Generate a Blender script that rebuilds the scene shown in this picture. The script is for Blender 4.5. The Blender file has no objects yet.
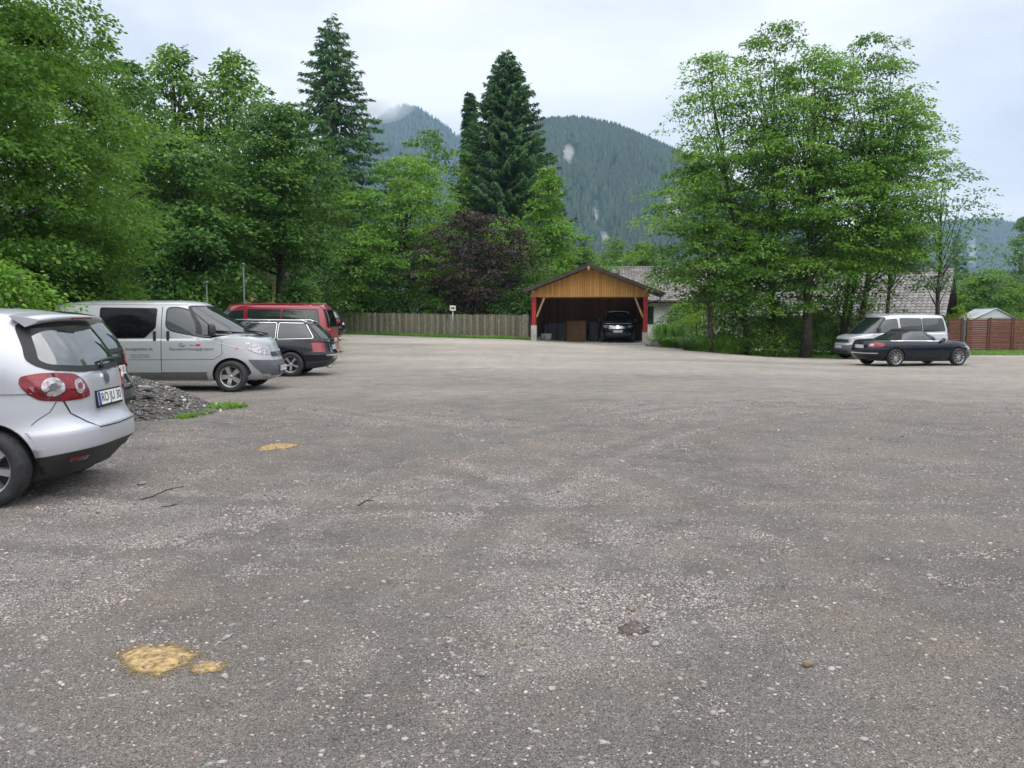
import bpy, bmesh, math, random
import numpy as np
from mathutils import Vector, Matrix, geometry
from mathutils.bvhtree import BVHTree
R = math.radians
random.seed(7)
rng = np.random.default_rng(11)
scene = bpy.context.scene
COL = scene.collection
F = 828.0; HOR = 316.0; H = 1.55

def px(p, Y): return (p - 512.0) * Y / F            # world X of an image column at depth Y
def pz(q, Y): return H + (HOR - q) * Y / F          # world Z of an image row at depth Y
PIT = math.atan((384 - 316) / 828)
def gp(qx, qy):                                     # ground point seen at an image position (flat near ground)
    z = -F * math.sin(PIT) + (384 - qy) * math.cos(PIT); y = F * math.cos(PIT) + (384 - qy) * math.sin(PIT); t = H / -z
    return (qx - 512) * t, y * t
def sst(a, b, x):
    t = np.clip((x - a) / (b - a), 0, 1); return t * t * (3 - 2 * t)
def gz(x, y):                                       # height of the ground
    x = np.asarray(x, float); y = np.asarray(y, float)
    g = 0.22 * sst(22, 46, y) * (1 - sst(-1, 6, x)) + 0.18 * sst(0, -12, x) * sst(30, 60, y)
    g = g - 0.20 * sst(5, 13, x) * sst(12, 26, y) - 0.26 * sst(8, 14, x) * sst(30, 42, y)
    return g
def gzf(x, y): return float(gz(x, y))

# ------------------------------------------------------------------ node helpers
def mat(name):
    m = bpy.data.materials.new(name); m.use_nodes = True
    nt = m.node_tree; nt.nodes.clear()
    return m, nt, nt.nodes, nt.links
def pbr(name, col, rough=0.5, metal=0.0, coat=0.0, ior=1.5, noise=None, bump=None, coatr=0.05, var=None):
    """noise=(scale, amount) darkens/lightens; bump=(scale, strength)"""
    m, nt, N, L = mat(name)
    o = N.new('ShaderNodeOutputMaterial'); b = N.new('ShaderNodeBsdfPrincipled')
    L.new(b.outputs[0], o.inputs[0])
    b.inputs['Base Color'].default_value = (*col, 1); b.inputs['Roughness'].default_value = rough
    b.inputs['Metallic'].default_value = metal; b.inputs['IOR'].default_value = ior
    b.inputs['Coat Weight'].default_value = coat; b.inputs['Coat Roughness'].default_value = coatr
    if noise or bump:
        tc = N.new('ShaderNodeTexCoord')
    if noise:
        n = N.new('ShaderNodeTexNoise'); n.inputs['Scale'].default_value = noise[0]; n.inputs['Detail'].default_value = 6
        L.new(tc.outputs['Object'], n.inputs['Vector'])
        r = N.new('ShaderNodeValToRGB')
        a = noise[1]
        r.color_ramp.elements[0].position = 0.3; r.color_ramp.elements[1].position = 0.7
        r.color_ramp.elements[0].color = (*[c * (1 - a) for c in col], 1)
        r.color_ramp.elements[1].color = (*[min(1, c * (1 + a)) for c in col], 1)
        L.new(n.outputs['Fac'], r.inputs[0]); L.new(r.outputs[0], b.inputs['Base Color'])
    if bump:
        n2 = N.new('ShaderNodeTexNoise'); n2.inputs['Scale'].default_value = bump[0]; n2.inputs['Detail'].default_value = 5
        L.new(tc.outputs['Object'], n2.inputs['Vector'])
        bp = N.new('ShaderNodeBump'); bp.inputs['Strength'].default_value = bump[1]; bp.inputs['Distance'].default_value = 0.02
        L.new(n2.outputs['Fac'], bp.inputs['Height']); L.new(bp.outputs[0], b.inputs['Normal'])
    return m
def leafmat(name, c1, c2, c3, trans=0.35):
    c1, c2, c3 = [tuple(c * k for c, k in zip(q, (1.04, 1.10, 1.06))) for q in (c1, c2, c3)]
    m, nt, N, L = mat(name)
    o = N.new('ShaderNodeOutputMaterial'); g = N.new('ShaderNodeNewGeometry')
    r = N.new('ShaderNodeValToRGB'); e = r.color_ramp.elements
    e[0].position = 0; e[0].color = (*c1, 1); e[1].position = 1; e[1].color = (*c3, 1)
    k = e.new(0.55); k.color = (*c2, 1)
    tc = N.new('ShaderNodeTexCoord'); n = N.new('ShaderNodeTexNoise'); n.inputs['Scale'].default_value = 0.45; n.inputs['Detail'].default_value = 3
    L.new(tc.outputs['Object'], n.inputs['Vector'])
    mx = N.new('ShaderNodeMath'); mx.operation = 'MULTIPLY_ADD'; mx.inputs[1].default_value = 0.55
    sb = N.new('ShaderNodeMath'); sb.operation = 'MULTIPLY_ADD'; sb.inputs[1].default_value = 1.5; sb.inputs[2].default_value = -0.52
    L.new(n.outputs['Fac'], sb.inputs[0]); L.new(g.outputs['Random Per Island'], mx.inputs[0]); L.new(sb.outputs[0], mx.inputs[2])
    L.new(mx.outputs[0], r.inputs[0])
    d = N.new('ShaderNodeBsdfPrincipled'); d.inputs['Roughness'].default_value = 0.5; d.inputs['Specular IOR Level'].default_value = 0.22
    t = N.new('ShaderNodeBsdfTranslucent'); s = N.new('ShaderNodeMixShader'); s.inputs[0].default_value = trans
    hs = N.new('ShaderNodeHueSaturation'); hs.inputs['Value'].default_value = 1.5; hs.inputs['Saturation'].default_value = 1.05
    hs.inputs['Hue'].default_value = 0.485
    L.new(r.outputs[0], d.inputs['Base Color']); L.new(r.outputs[0], hs.inputs['Color']); L.new(hs.outputs[0], t.inputs['Color'])
    L.new(d.outputs[0], s.inputs[1]); L.new(t.outputs[0], s.inputs[2]); L.new(s.outputs[0], o.inputs[0])
    return m

M = {}
M['silver'] = pbr('silver_paint', (0.50, 0.51, 0.55), 0.38, 0.45, 0.6, coatr=0.04)
M['vansilver'] = pbr('grey_silver_paint', (0.40, 0.415, 0.43), 0.38, 0.35, 0.6)
M['whitesilver'] = pbr('pale_silver_paint', (0.55, 0.57, 0.60), 0.35, 0.3, 0.7)
M['darkblue'] = pbr('dark_blue_paint', (0.010, 0.012, 0.020), 0.25, 0.2, 1.0)
M['black_paint'] = pbr('black_paint', (0.008, 0.009, 0.013), 0.22, 0.1, 1.0)
for _m in ('darkblue', 'black_paint'): M[_m].node_tree.nodes['Principled BSDF'].inputs['Specular IOR Level'].default_value = 0.05; M[_m].node_tree.nodes['Principled BSDF'].inputs['Coat IOR'].default_value = 1.42
M['red_paint'] = pbr('red_paint', (0.27, 0.008, 0.024), 0.3, 0.0, 0.8)
M['glass'] = pbr('tinted_glass', (0.016, 0.024, 0.023), 0.03, 0.0, 0, ior=1.72)
M['glass_hatch'] = pbr('reflective_glass', (0.02, 0.03, 0.028), 0.03, 0.0, 0, ior=2.6)
M['glass_dark'] = pbr('dark_tinted_glass', (0.004, 0.004, 0.005), 0.05, 0.0, 0, ior=1.35)
M['seal'] = pbr('black_rubber', (0.012, 0.012, 0.013), 0.5)
M['gap'] = pbr('panel_gap', (0.02, 0.02, 0.022), 0.8)
M['plastic'] = pbr('black_plastic', (0.03, 0.031, 0.033), 0.55, noise=(9, 0.2))
M['greyplastic'] = pbr('grey_plastic', (0.085, 0.09, 0.1), 0.5, noise=(9, 0.15))
M['tyre'] = pbr('tyre_rubber', (0.022, 0.022, 0.023), 0.75, noise=(12, 0.4), bump=(60, 0.3))
M['rim'] = pbr('alloy', (0.46, 0.46, 0.47), 0.35, 0.75)
M['rimdark'] = pbr('brake_disc', (0.02, 0.02, 0.02), 0.6, 0.3)
M['chrome'] = pbr('chrome', (0.75, 0.76, 0.78), 0.12, 1.0)
M['redlens2'] = pbr('dark_red_lens', (0.12, 0.004, 0.01), 0.12, 0.0, 1.0)
def faceted(name, col, dark, sc):
    m = pbr(name, col, .12, .35, 1.0); nt = m.node_tree; N, L = nt.nodes, nt.links; tc = N.new('ShaderNodeTexCoord'); v = N.new('ShaderNodeTexVoronoi'); v.inputs['Scale'].default_value = sc
    L.new(tc.outputs['Object'], v.inputs['Vector']); s = N.new('ShaderNodeSeparateColor'); L.new(v.outputs['Color'], s.inputs[0]); r = N.new('ShaderNodeValToRGB')
    r.color_ramp.elements[0].color = (*dark, 1); r.color_ramp.elements[1].color = (*col, 1); L.new(s.outputs[0], r.inputs[0]); L.new(r.outputs[0], N['Principled BSDF'].inputs['Base Color'])
    b = N.new('ShaderNodeBump'); b.inputs['Strength'].default_value = .5; b.inputs['Distance'].default_value = .004; L.new(s.outputs[1], b.inputs['Height']); L.new(b.outputs[0], N['Principled BSDF'].inputs['Normal']); return m
M['clearlens'] = faceted('clear_lens', (.62, .60, .61), (.20, .17, .18), 34)
M['redlens'] = faceted('red_lens', (.27, .006, .016), (.15, .004, .010), 60)
M['orange'] = pbr('orange_lens', (0.6, 0.12, 0.01), 0.2, 0, 1.0)
M['plate'] = pbr('plate_white', (0.72, 0.72, 0.70), 0.4)
M['plateblue'] = pbr('plate_blue', (0.02, 0.06, 0.35), 0.4)
M['ink'] = pbr('black_ink', (0.02, 0.02, 0.02), 0.5)
M['darkgreytext'] = pbr('dark_vinyl', (0.05, 0.05, 0.055), 0.5)
M['redtext'] = pbr('red_vinyl', (0.5, 0.03, 0.03), 0.5)
M['softtop'] = pbr('soft_top_cloth', (0.008, 0.008, 0.011), 0.85)
M['bark'] = pbr('bark', (0.055, 0.045, 0.036), 0.9, noise=(6, 0.5), bump=(18, 0.8))
M['barkpale'] = pbr('bark_grey', (0.12, 0.11, 0.095), 0.9, noise=(5, 0.5), bump=(18, 0.8))
M['leaf_mid'] = leafmat('leaf_mid', (0.036, 0.090, 0.016), (0.088, 0.185, 0.028), (0.205, 0.325, 0.055), .42)
M['leaf_dark'] = leafmat('leaf_dark', (0.026, 0.070, 0.017), (0.062, 0.140, 0.027), (0.145, 0.255, 0.048))
M['leaf_bright'] = leafmat('leaf_bright', (0.060, 0.145, 0.022), (0.125, 0.250, 0.034), (0.24, 0.38, 0.065), 0.4)
M['leaf_lime'] = leafmat('leaf_lime', (0.10, 0.20, 0.022), (0.18, 0.30, 0.03), (0.27, 0.40, 0.05), 0.4)
M['leaf_pale'] = leafmat('leaf_pale', (0.075, 0.14, 0.06), (0.11, 0.20, 0.08), (0.16, 0.27, 0.11), 0.35)
M['leaf_copper'] = leafmat('leaf_copper', (0.014, 0.009, 0.009), (0.032, 0.020, 0.016), (0.085, 0.050, 0.030), 0.15)
M['needle'] = leafmat('needle', (0.030, 0.078, 0.034), (0.066, 0.145, 0.052), (0.135, 0.235, 0.080), 0.25)
M['grass'] = leafmat('grass_blade', (0.06, 0.14, 0.02), (0.11, 0.24, 0.03), (0.2, 0.34, 0.06), 0.3)
M['concrete'] = pbr('concrete', (0.42, 0.41, 0.37), 0.85, noise=(4, 0.25), bump=(25, 0.3))
M['redwood'] = pbr('red_stained_wood', (0.40, 0.018, 0.022), 0.5, noise=(5, 0.2))
M['woodpale'] = pbr('pale_wood', (0.42, 0.27, 0.14), 0.6, noise=(6, 0.25))
M['galv'] = pbr('galvanised_steel', (0.35, 0.37, 0.39), 0.4, 0.8)

# ------------------------------------------------------------------ object helpers
def tag(o, label=None, cat=None, group=None, kind=None):
    if label: o['label'] = label
    if cat: o['category'] = cat
    if group: o['group'] = group
    if kind: o['kind'] = kind
    return o
def empty(name, loc, rz=0, label=None, cat=None, group=None, scale=1.0):
    o = bpy.data.objects.new(name, None); COL.objects.link(o)
    o.location = loc; o.rotation_euler = (0, 0, rz); o.empty_display_size = 0.2; o.scale = (scale,) * 3
    return tag(o, label, cat, group)
def link(name, me, parent=None):
    o = bpy.data.objects.new(name, me); COL.objects.link(o)
    if parent: o.parent = parent
    return o
def mesh_np(name, V, Fq, mats, mi=None, smooth=False):
    """V (n,3) array, Fq (m,k) int array"""
    me = bpy.data.meshes.new(name)
    V = np.ascontiguousarray(V, np.float32); Fq = np.ascontiguousarray(Fq, np.int32); k = Fq.shape[1]
    me.vertices.add(len(V)); me.vertices.foreach_set('co', V.ravel())
    me.loops.add(Fq.size); me.loops.foreach_set('vertex_index', Fq.ravel())
    me.polygons.add(len(Fq)); me.polygons.foreach_set('loop_start', np.arange(0, Fq.size, k, dtype=np.int32))
    me.polygons.foreach_set('loop_total', np.full(len(Fq), k, np.int32))
    if mi is not None: me.polygons.foreach_set('material_index', np.asarray(mi, np.int32))
    if smooth: me.polygons.foreach_set('use_smooth', np.ones(len(Fq), bool))
    for m in mats: me.materials.append(m)
    me.update(calc_edges=True); me.validate()
    return me
class MB:
    """collects faces with materials, builds ONE mesh object"""
    def __init__(s): s.v = []; s.f = []; s.m = []; s.mats = []; s.sm = []
    def mi(s, m):
        if m not in s.mats: s.mats.append(m)
        return s.mats.index(m)
    def add(s, V, Fc, m, smooth=False):
        b = len(s.v); s.v += [tuple(v) for v in V]; k = s.mi(m)
        for f in Fc: s.f.append(tuple(b + i for i in f)); s.m.append(k); s.sm.append(smooth)
    def box(s, x0, x1, y0, y1, z0, z1, m, T=None, bev=0.0):
        bm = bmesh.new(); bmesh.ops.create_cube(bm, size=1)
        for v in bm.verts:
            v.co = Vector(((x0 + x1) / 2 + v.co.x * (x1 - x0), (y0 + y1) / 2 + v.co.y * (y1 - y0), (z0 + z1) / 2 + v.co.z * (z1 - z0)))
        if bev: bmesh.ops.bevel(bm, geom=bm.edges[:], offset=bev, segments=2, affect='EDGES', profile=0.7)
        s.bm(bm, m, T); return s
    def bm(s, bm, m, T=None, smooth=False):
        bm.verts.ensure_lookup_table(); bm.verts.index_update()
        V = [(T @ v.co if T else v.co.copy()) for v in bm.verts]
        s.add(V, [[v.index for v in f.verts] for f in bm.faces], m, smooth); bm.free()
    def tube(s, pts, rad, m, seg=8, smooth=True, cap=True):
        pts = [Vector(p) for p in pts]; rads = rad if hasattr(rad, '__len__') else [rad] * len(pts)
        V = []; Fc = []
        for i, p in enumerate(pts):
            d = (pts[min(i + 1, len(pts) - 1)] - pts[max(i - 1, 0)])
            if d.length < 1e-9: d = Vector((0, 0, 1))
            d.normalize(); a = d.orthogonal() if i == 0 else (a - d * a.dot(d))
            a.normalize(); b = d.cross(a)
            for k in range(seg):
                t = 2 * math.pi * k / seg; V.append(p + (a * math.cos(t) + b * math.sin(t)) * rads[i])
        for i in range(len(pts) - 1):
            for k in range(seg):
                k2 = (k + 1) % seg; Fc.append((i * seg + k, i * seg + k2, (i + 1) * seg + k2, (i + 1) * seg + k))
        if cap:
            Fc.append(tuple(range(seg - 1, -1, -1))); n = (len(pts) - 1) * seg; Fc.append(tuple(n + k for k in range(seg)))
        s.add(V, Fc, m, smooth)
    def lathe(s, prof, m, seg=32, T=None, smooth=True, a0=0, a1=2 * math.pi):
        """profile (r, h) revolved about local Y axis"""
        V = []; Fc = []; full = abs(a1 - a0 - 2 * math.pi) < 1e-6; n = seg if full else seg + 1
        for r, h in prof:
            for k in range(n):
                t = a0 + (a1 - a0) * k / seg; v = Vector((r * math.cos(t), h, r * math.sin(t))); V.append(T @ v if T else v)
        for i in range(len(prof) - 1):
            for k in range(seg):
                k2 = (k + 1) % n; Fc.append((i * n + k, i * n + k2, (i + 1) * n + k2, (i + 1) * n + k))
        s.add(V, Fc, m, smooth)
    def prism(s, poly, h0, h1, m, T=None):
        """poly list of (x,z); extruded along y from h0 to h1"""
        n = len(poly); V = [Vector((a, h0, b)) for a, b in poly] + [Vector((a, h1, b)) for a, b in poly]
        if T: V = [T @ v for v in V]
        Fc = [tuple(range(n)), tuple(range(2 * n - 1, n - 1, -1))] + [(i, n + i, n + (i + 1) % n, (i + 1) % n) for i in range(n)]
        s.add(V, Fc, m)
    def build(s, name, parent=None, recalc=False):
        me = bpy.data.meshes.new(name); me.from_pydata(s.v, [], s.f)
        for m in s.mats: me.materials.append(m)
        me.polygons.foreach_set('material_index', s.m); me.polygons.foreach_set('use_smooth', s.sm)
        if recalc:
            bm = bmesh.new(); bm.from_mesh(me); bmesh.ops.recalc_face_normals(bm, faces=bm.faces); bm.to_mesh(me); bm.free()
        me.update(); return link(name, me, parent)
def copy_tree(o, parent=None):
    c = o.copy(); COL.objects.link(c); c.parent = parent
    for ch in [k for k in o.children]: copy_tree(ch, c)
    return c
def text_data(s, size):
    """flat triangles of a text string, origin centred: (verts2d, faces)"""
    cu = bpy.data.curves.new('t', 'FONT'); cu.body = s; cu.size = size; cu.align_x = 'CENTER'; cu.align_y = 'CENTER'
    o = bpy.data.objects.new('t', cu); COL.objects.link(o)
    dg = bpy.context.evaluated_depsgraph_get(); e = o.evaluated_get(dg); me = e.to_mesh()
    V = [(v.co.x, v.co.y) for v in me.vertices]; Fc = [tuple(p.vertices) for p in me.polygons]
    e.to_mesh_clear(); bpy.data.objects.remove(o); bpy.data.curves.remove(cu)
    return V, Fc
def interp(tab, x):
    xs = [t[0] for t in tab]; ys = [t[1] for t in tab]
    return float(np.interp(x, xs, ys))
def sinterp(tab, x):
    """smooth (monotone-ish cosine hermite) interpolation"""
    xs = [t[0] for t in tab]; ys = [t[1] for t in tab]; n = len(xs)
    if x <= xs[0]: return ys[0]
    if x >= xs[-1]: return ys[-1]
    i = max(k for k in range(n - 1) if xs[k] <= x)
    def sl(k):
        if k == 0: return (ys[1] - ys[0]) / (xs[1] - xs[0])
        if k == n - 1: return (ys[-1] - ys[-2]) / (xs[-1] - xs[-2])
        a = (ys[k] - ys[k - 1]) / (xs[k] - xs[k - 1]); b = (ys[k + 1] - ys[k]) / (xs[k + 1] - xs[k])
        return 0 if a * b <= 0 else 2 * a * b / (a + b)
    h = xs[i + 1] - xs[i]; t = (x - xs[i]) / h
    return (2*t**3 - 3*t*t + 1) * ys[i] + (t**3 - 2*t*t + t) * h * sl(i) + (-2*t**3 + 3*t*t) * ys[i+1] + (t**3 - t*t) * h * sl(i+1)
M['postgrey'] = pbr('weathered_post', (.11, .14, .14), .6, .3)
# ------------------------------------------------------------------ vehicles
NP = 60
def half_loop(xf, xr, hw, nf, nr, taper_f=0.0, taper_r=0.0):
    """plan outline from front centre round the left side (+y) to the rear centre, evenly resampled"""
    cx = (xf + xr) / 2; a = (xf - xr) / 2
    th = np.linspace(0, math.pi, 1201); c = np.cos(th); s = np.sin(th)
    n = np.where(c >= 0, nf, nr)
    u = np.sign(c) * np.abs(c) ** (2 / n); v = np.abs(s) ** (2 / n)
    v = v * (1 - np.where(u > 0, taper_f, taper_r) * u * u)
    X = cx + a * u; Y = hw * v
    d = np.hypot(np.diff(X), np.diff(Y)); cum = np.concatenate([[0], np.cumsum(d)]); cum /= cum[-1]
    w = (1 - np.cos(np.linspace(0, math.pi, NP))) / 2; w = 0.35 * w + 0.65 * np.linspace(0, 1, NP)
    return np.interp(w, cum, X), np.interp(w, cum, Y)
def strip_grid(rows, m_of, mb, cap_top=None, cap_bot=False):
    """rows: list of (n,3) half loops at +y; mirrored to -y. cap_top = crown height fn"""
    full = []
    for r in rows:
        mir = r[1:-1][::-1] * np.array([1, -1, 1]); full.append(np.vstack([r, mir]))
    n = len(full[0]); V = np.vstack(full)
    for i in range(len(full) - 1):
        Fc = [(i*n+k, i*n+(k+1) % n, (i+1)*n+(k+1) % n, (i+1)*n+k) for k in range(n)]
        groups = {}
        for f in Fc:
            c = V[list(f)].mean(0); groups.setdefault(m_of(i, c), []).append(f)
        for g, fl in groups.items(): mb.append((V, fl, g))
    def cap(r, crown, mname, flip):
        K = 14; h = len(r); G = np.zeros((h, K + 1, 3))
        for j in range(K + 1):
            t = 1 - 2 * j / K; t = math.copysign(abs(t) ** 0.75, t) if abs(t) > 0 else 0
            G[:, j, 0] = r[:, 0]; G[:, j, 1] = r[:, 1] * t
            G[:, j, 2] = r[:, 2] + crown * (1 - abs(t) ** 2.4) * (np.minimum(1, r[:, 1] / (r[:, 1].max() * 0.7)))
        VV = G.reshape(-1, 3); fl = []
        for i in range(h - 1):
            for j in range(K):
                q = (i*(K+1)+j, i*(K+1)+j+1, (i+1)*(K+1)+j+1, (i+1)*(K+1)+j)
                fl.append(q if not flip else q[::-1])
        mb.append((VV, fl, mname))
    if cap_top is not None: cap(rows[-1], cap_top, m_of(99, rows[-1].mean(0)), False)
    if cap_bot: cap(rows[0], 0.0, 'gap', True)
def to_obj(parts, names):
    bm = bmesh.new(); names = list(names)
    for V, fl, g in parts:
        vs = [bm.verts.new(v) for v in V]
        for f in fl:
            try:
                F_ = bm.faces.new([vs[i] for i in f]); F_.material_index = names.index(g); F_.smooth = True
            except ValueError: pass
    bmesh.ops.remove_doubles(bm, verts=bm.verts, dist=0.0004)
    bmesh.ops.dissolve_degenerate(bm, dist=0.0002, edges=bm.edges)
    bmesh.ops.recalc_face_normals(bm, faces=bm.faces)
    me = bpy.data.meshes.new('tmp'); bm.to_mesh(me); bm.free()
    for n in names: me.materials.append(M[n])
    return me

class Car:
    def __init__(s, root, paint, low, ztop, zbot, green, xf, xr, axles, wr, arch=0.05, crown=0.05, ghpaint=None,
                 lowmat=None, track=None, roofcrown=0.05, taper=(0.06, 0.05), hoodmat=None):
        s.root = root; s.paint = paint
        names = [paint, 'plastic', 'gap', 'greyplastic', 'softtop', 'seal', 'chrome']
        if ghpaint and ghpaint not in names: names.append(ghpaint)
        # lower body rows (densified in z)
        keys = low; rows = []; ids = []
        fr = []
        for i in range(len(keys) - 1):
            for k in range(3): fr.append((i, keys[i][0] + (keys[i+1][0] - keys[i][0]) * k / 3))
        fr.append((len(keys) - 2, keys[-1][0]))
        for i, q in fr:
            hw = sinterp([(k[0], k[1]) for k in keys], q); df = sinterp([(k[0], k[2]) for k in keys], q); dr = sinterp([(k[0], k[3]) for k in keys], q)
            X, Y = half_loop(xf - df, xr + dr, hw, green.get('lnf', 4.0), green.get('lnr', 5.0), *taper)
            Z = np.array([sinterp(zbot, x) + (sinterp(ztop, x) - sinterp(zbot, x)) * q for x in X])
            rows.append(np.stack([X, Y, Z], 1)); ids.append(i)
        lm = lowmat or (lambda i, c: paint)
        parts = []
        strip_grid(rows, lambda i, c: (lm(ids[i] if i < 90 else 99, c)), parts, cap_top=crown, cap_bot=True)
        lowme = to_obj(parts, names); lo = link('tmp_low', lowme)
        # wheel arches
        hwmax = max(k[1] for k in low)
        for ax in axles:
            for sy in (-1, 1):
                bm = bmesh.new(); rr = wr + arch
                bmesh.ops.create_cone(bm, cap_ends=True, segments=44, radius1=rr, radius2=rr, depth=0.6,
                                      matrix=Matrix.Translation((ax, sy * (hwmax - 0.26 + 0.3), wr + 0.01)) @ Matrix.Rotation(R(90), 4, 'X'))
                cme = bpy.data.meshes.new('c'); bm.to_mesh(cme); bm.free(); cme.materials.append(M['gap'])
                co = link('tmp_c', cme); md = lo.modifiers.new('b', 'BOOLEAN'); md.operation = 'DIFFERENCE'; md.object = co; md.solver = 'EXACT'
                try: md.material_mode = 'TRANSFER'
                except Exception: pass
                dg = bpy.context.evaluated_depsgraph_get(); me2 = bpy.data.meshes.new_from_object(lo.evaluated_get(dg))
                lo.modifiers.clear(); lo.data = me2; bpy.data.objects.remove(co)
        # greenhouse
        g = green; rows = []
        XB, YB = half_loop(g['base'][1], g['base'][0], g['base'][2], g.get('nf', 3.2), g.get('nr', 4.5), g.get('btf', 0.04), g.get('btr', 0.06))
        ZB = np.array([sinterp(g['zb'], x) for x in XB])
        XT, YT = half_loop(g['roof'][1], g['roof'][0], g['roof'][2], g.get('rnf', 3.2), g.get('rnr', 4.5), g.get('rtf', 0.05), g.get('rtr', 0.08))
        ZT = np.array([sinterp(g['zr'], x) for x in XT])
        B = np.stack([XB, YB, ZB], 1); T = np.stack([XT, YT, ZT], 1)
        out = T * 0; out[:, 1] = 1; cxm = (g['base'][0] + g['base'][1]) / 2
        w = np.abs((XB - cxm) / (XB.max() - cxm)) ** 6
        out[:, 0] = np.sign(XB - cxm) * w; out[:, 1] = 1 - w
        K = 12
        for k in range(K + 1):
            q = k / K; qq = q
            P = B + (T - B) * qq + out * (g.get('bulge', 0.03) * math.sin(math.pi * q))
            P[0, 1] = 0; P[-1, 1] = 0
            P[:, 1] *= (YB > 1e-6)
            rows.append(P)
        # rounded shoulder into the roof
        P = rows[-1].copy(); P[:, 2] += 0.018; P[:, 1] *= 0.965; P[:, 0] = cxm + (P[:, 0] - cxm) * 0.992; rows.append(P)
        P = P.copy(); P[:, 2] += 0.012; P[:, 1] *= 0.955; P[:, 0] = cxm + (P[:, 0] - cxm) * 0.985; rows.append(P)
        gp = []; gm = g.get('mat', ghpaint or paint)
        strip_grid(rows, lambda i, c: gm, gp, cap_top=roofcrown)
        gme = to_obj(gp, names); go = link('tmp_g', gme)
        bm = bmesh.new(); bm.from_mesh(lo.data); bm.from_mesh(gme)
        s.bvh = BVHTree.FromBMesh(bm)
        me = bpy.data.meshes.new('body'); bm.to_mesh(me); bm.free()
        for n in names: me.materials.append(M[n])
        bpy.data.objects.remove(lo); bpy.data.objects.remove(go)
        s.bodyme = me; s.names = names; s.extra = MB(); s.wr = wr; s.hw = hwmax; s.axles = axles
        s.track = track or hwmax - 0.02
    # --- projection frames: name -> (outward normal, u axis)
    def frame(s, fr):
        if fr == 'L': return Vector((0, 1, 0)), Vector((1, 0, 0))
        if fr == 'R': return Vector((0, -1, 0)), Vector((1, 0, 0))
        if fr == 'F': return Vector((1, 0, 0)), Vector((0, 1, 0))
        if fr == 'B': return Vector((-1, 0, 0)), Vector((0, 1, 0))
        if fr == 'T': return Vector((0, 0, 1)), Vector((0, 1, 0))
        a = R(fr); n = Vector((math.cos(a), math.sin(a), 0)); return n, Vector((-math.sin(a), math.cos(a), 0))
    def proj(s, fr, u, v, off=0.004):
        n, U = s.frame(fr)
        p = U * u + (Vector((v, 0, 0)) if fr == 'T' else Vector((0, 0, v))) + n * 6
        h = s.bvh.ray_cast(p, -n)
        if h[0] is None:
            q = U * u + (Vector((v, 0, 0)) if fr == 'T' else Vector((0, 0, v))) + n * (s.hw if fr in 'LR' or fr == 'T' else 2.1) if isinstance(fr, str) else U * u + Vector((0, 0, v)) + n * 1.5
            h = s.bvh.find_nearest(q)
        co, no = h[0], h[1]
        if no.dot(n) < 0: no = -no
        return co + no * off, no
    def patch(s, fr, poly, m, off=0.004, step=0.05, mb=None, skirt=True):
        P = [Vector(p) for p in poly]
        # densify outline
        Q = []
        for i in range(len(P)):
            a, b = P[i], P[(i + 1) % len(P)]; n = max(1, int((b - a).length / step))
            for k in range(n): Q.append(a.lerp(b, k / n))
        x0 = min(q.x for q in Q); x1 = max(q.x for q in Q); y0 = min(q.y for q in Q); y1 = max(q.y for q in Q)
        def inside(x, y):
            c = False
            for i in range(len(Q)):
                a, b = Q[i], Q[i - 1]
                if (a.y > y) != (b.y > y) and x < (b.x - a.x) * (y - a.y) / (b.y - a.y) + a.x: c = not c
            return c
        pts = list(Q); nq = len(Q)
        y = y0 + step * 0.5
        while y < y1:
            x = x0 + step * 0.5
            while x < x1:
                if inside(x, y) and min((q - Vector((x, y))).length for q in Q) > step * 0.45: pts.append(Vector((x, y)))
                x += step
            y += step
        r = geometry.delaunay_2d_cdt(pts, [], [list(range(nq))], 1, 1e-6)
        V2, F2 = r[0], r[2]
        V3 = [s.proj(fr, p.x, p.y, off)[0] for p in V2]
        tgt = mb or MB()
        tgt.add(V3, F2, m, True)
        if skirt:
            n_, U_ = s.frame(fr)
            o_ = [s.proj(fr, q.x, q.y, off) for q in Q]
            V = [a[0] for a in o_] + [a[0] - a[1] * (off + 0.002) for a in o_]
            tgt.add(V, [(i, (i + 1) % nq, nq + (i + 1) % nq, nq + i) for i in range(nq)], m, False)
        return tgt
    def ribbon(s, fr, line, w, m, off=0.003, mb=None, closed=False, step=0.05):
        P = [Vector(p) for p in line]; Q = []
        n_ = len(P) if closed else len(P) - 1
        for i in range(n_):
            a, b = P[i], P[(i + 1) % len(P)]; n = max(1, int((b - a).length / step))
            for k in range(n): Q.append(a.lerp(b, k / n))
        if not closed: Q.append(P[-1])
        N_ = len(Q); L_ = []; R_ = []
        for i in range(N_):
            a = Q[i - 1] if (i > 0 or closed) else Q[i]; b = Q[(i + 1) % N_] if (i < N_ - 1 or closed) else Q[i]
            d = (b - a); d = d.normalized() if d.length > 1e-9 else Vector((1, 0)); nn = Vector((-d.y, d.x)) * (w / 2)
            L_.append(s.proj(fr, *(Q[i] + nn), off)[0]); R_.append(s.proj(fr, *(Q[i] - nn), off)[0])
        t = mb or s.extra; V = L_ + R_; rg = range(N_ if closed else N_ - 1)
        t.add(V, [(i, (i + 1) % N_, N_ + (i + 1) % N_, N_ + i) for i in rg], m, True)
        return t
    def window(s, fr, poly, name='window', m='glass', rim='seal', rw=0.022, off=0.004, trim=None, rad=0.05):
        poly = rnd(poly, rad); t = s.patch(fr, poly, M[m], off)
        s.ribbon(fr, poly, rw, M[rim], off + 0.003, t, True)
        if trim:
            s.ribbon(fr, offset_poly(poly, rw * 0.5 + trim * 0.5), trim, M['chrome'], off + 0.004, t, True)
        return t.build(name, s.root)
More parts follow.
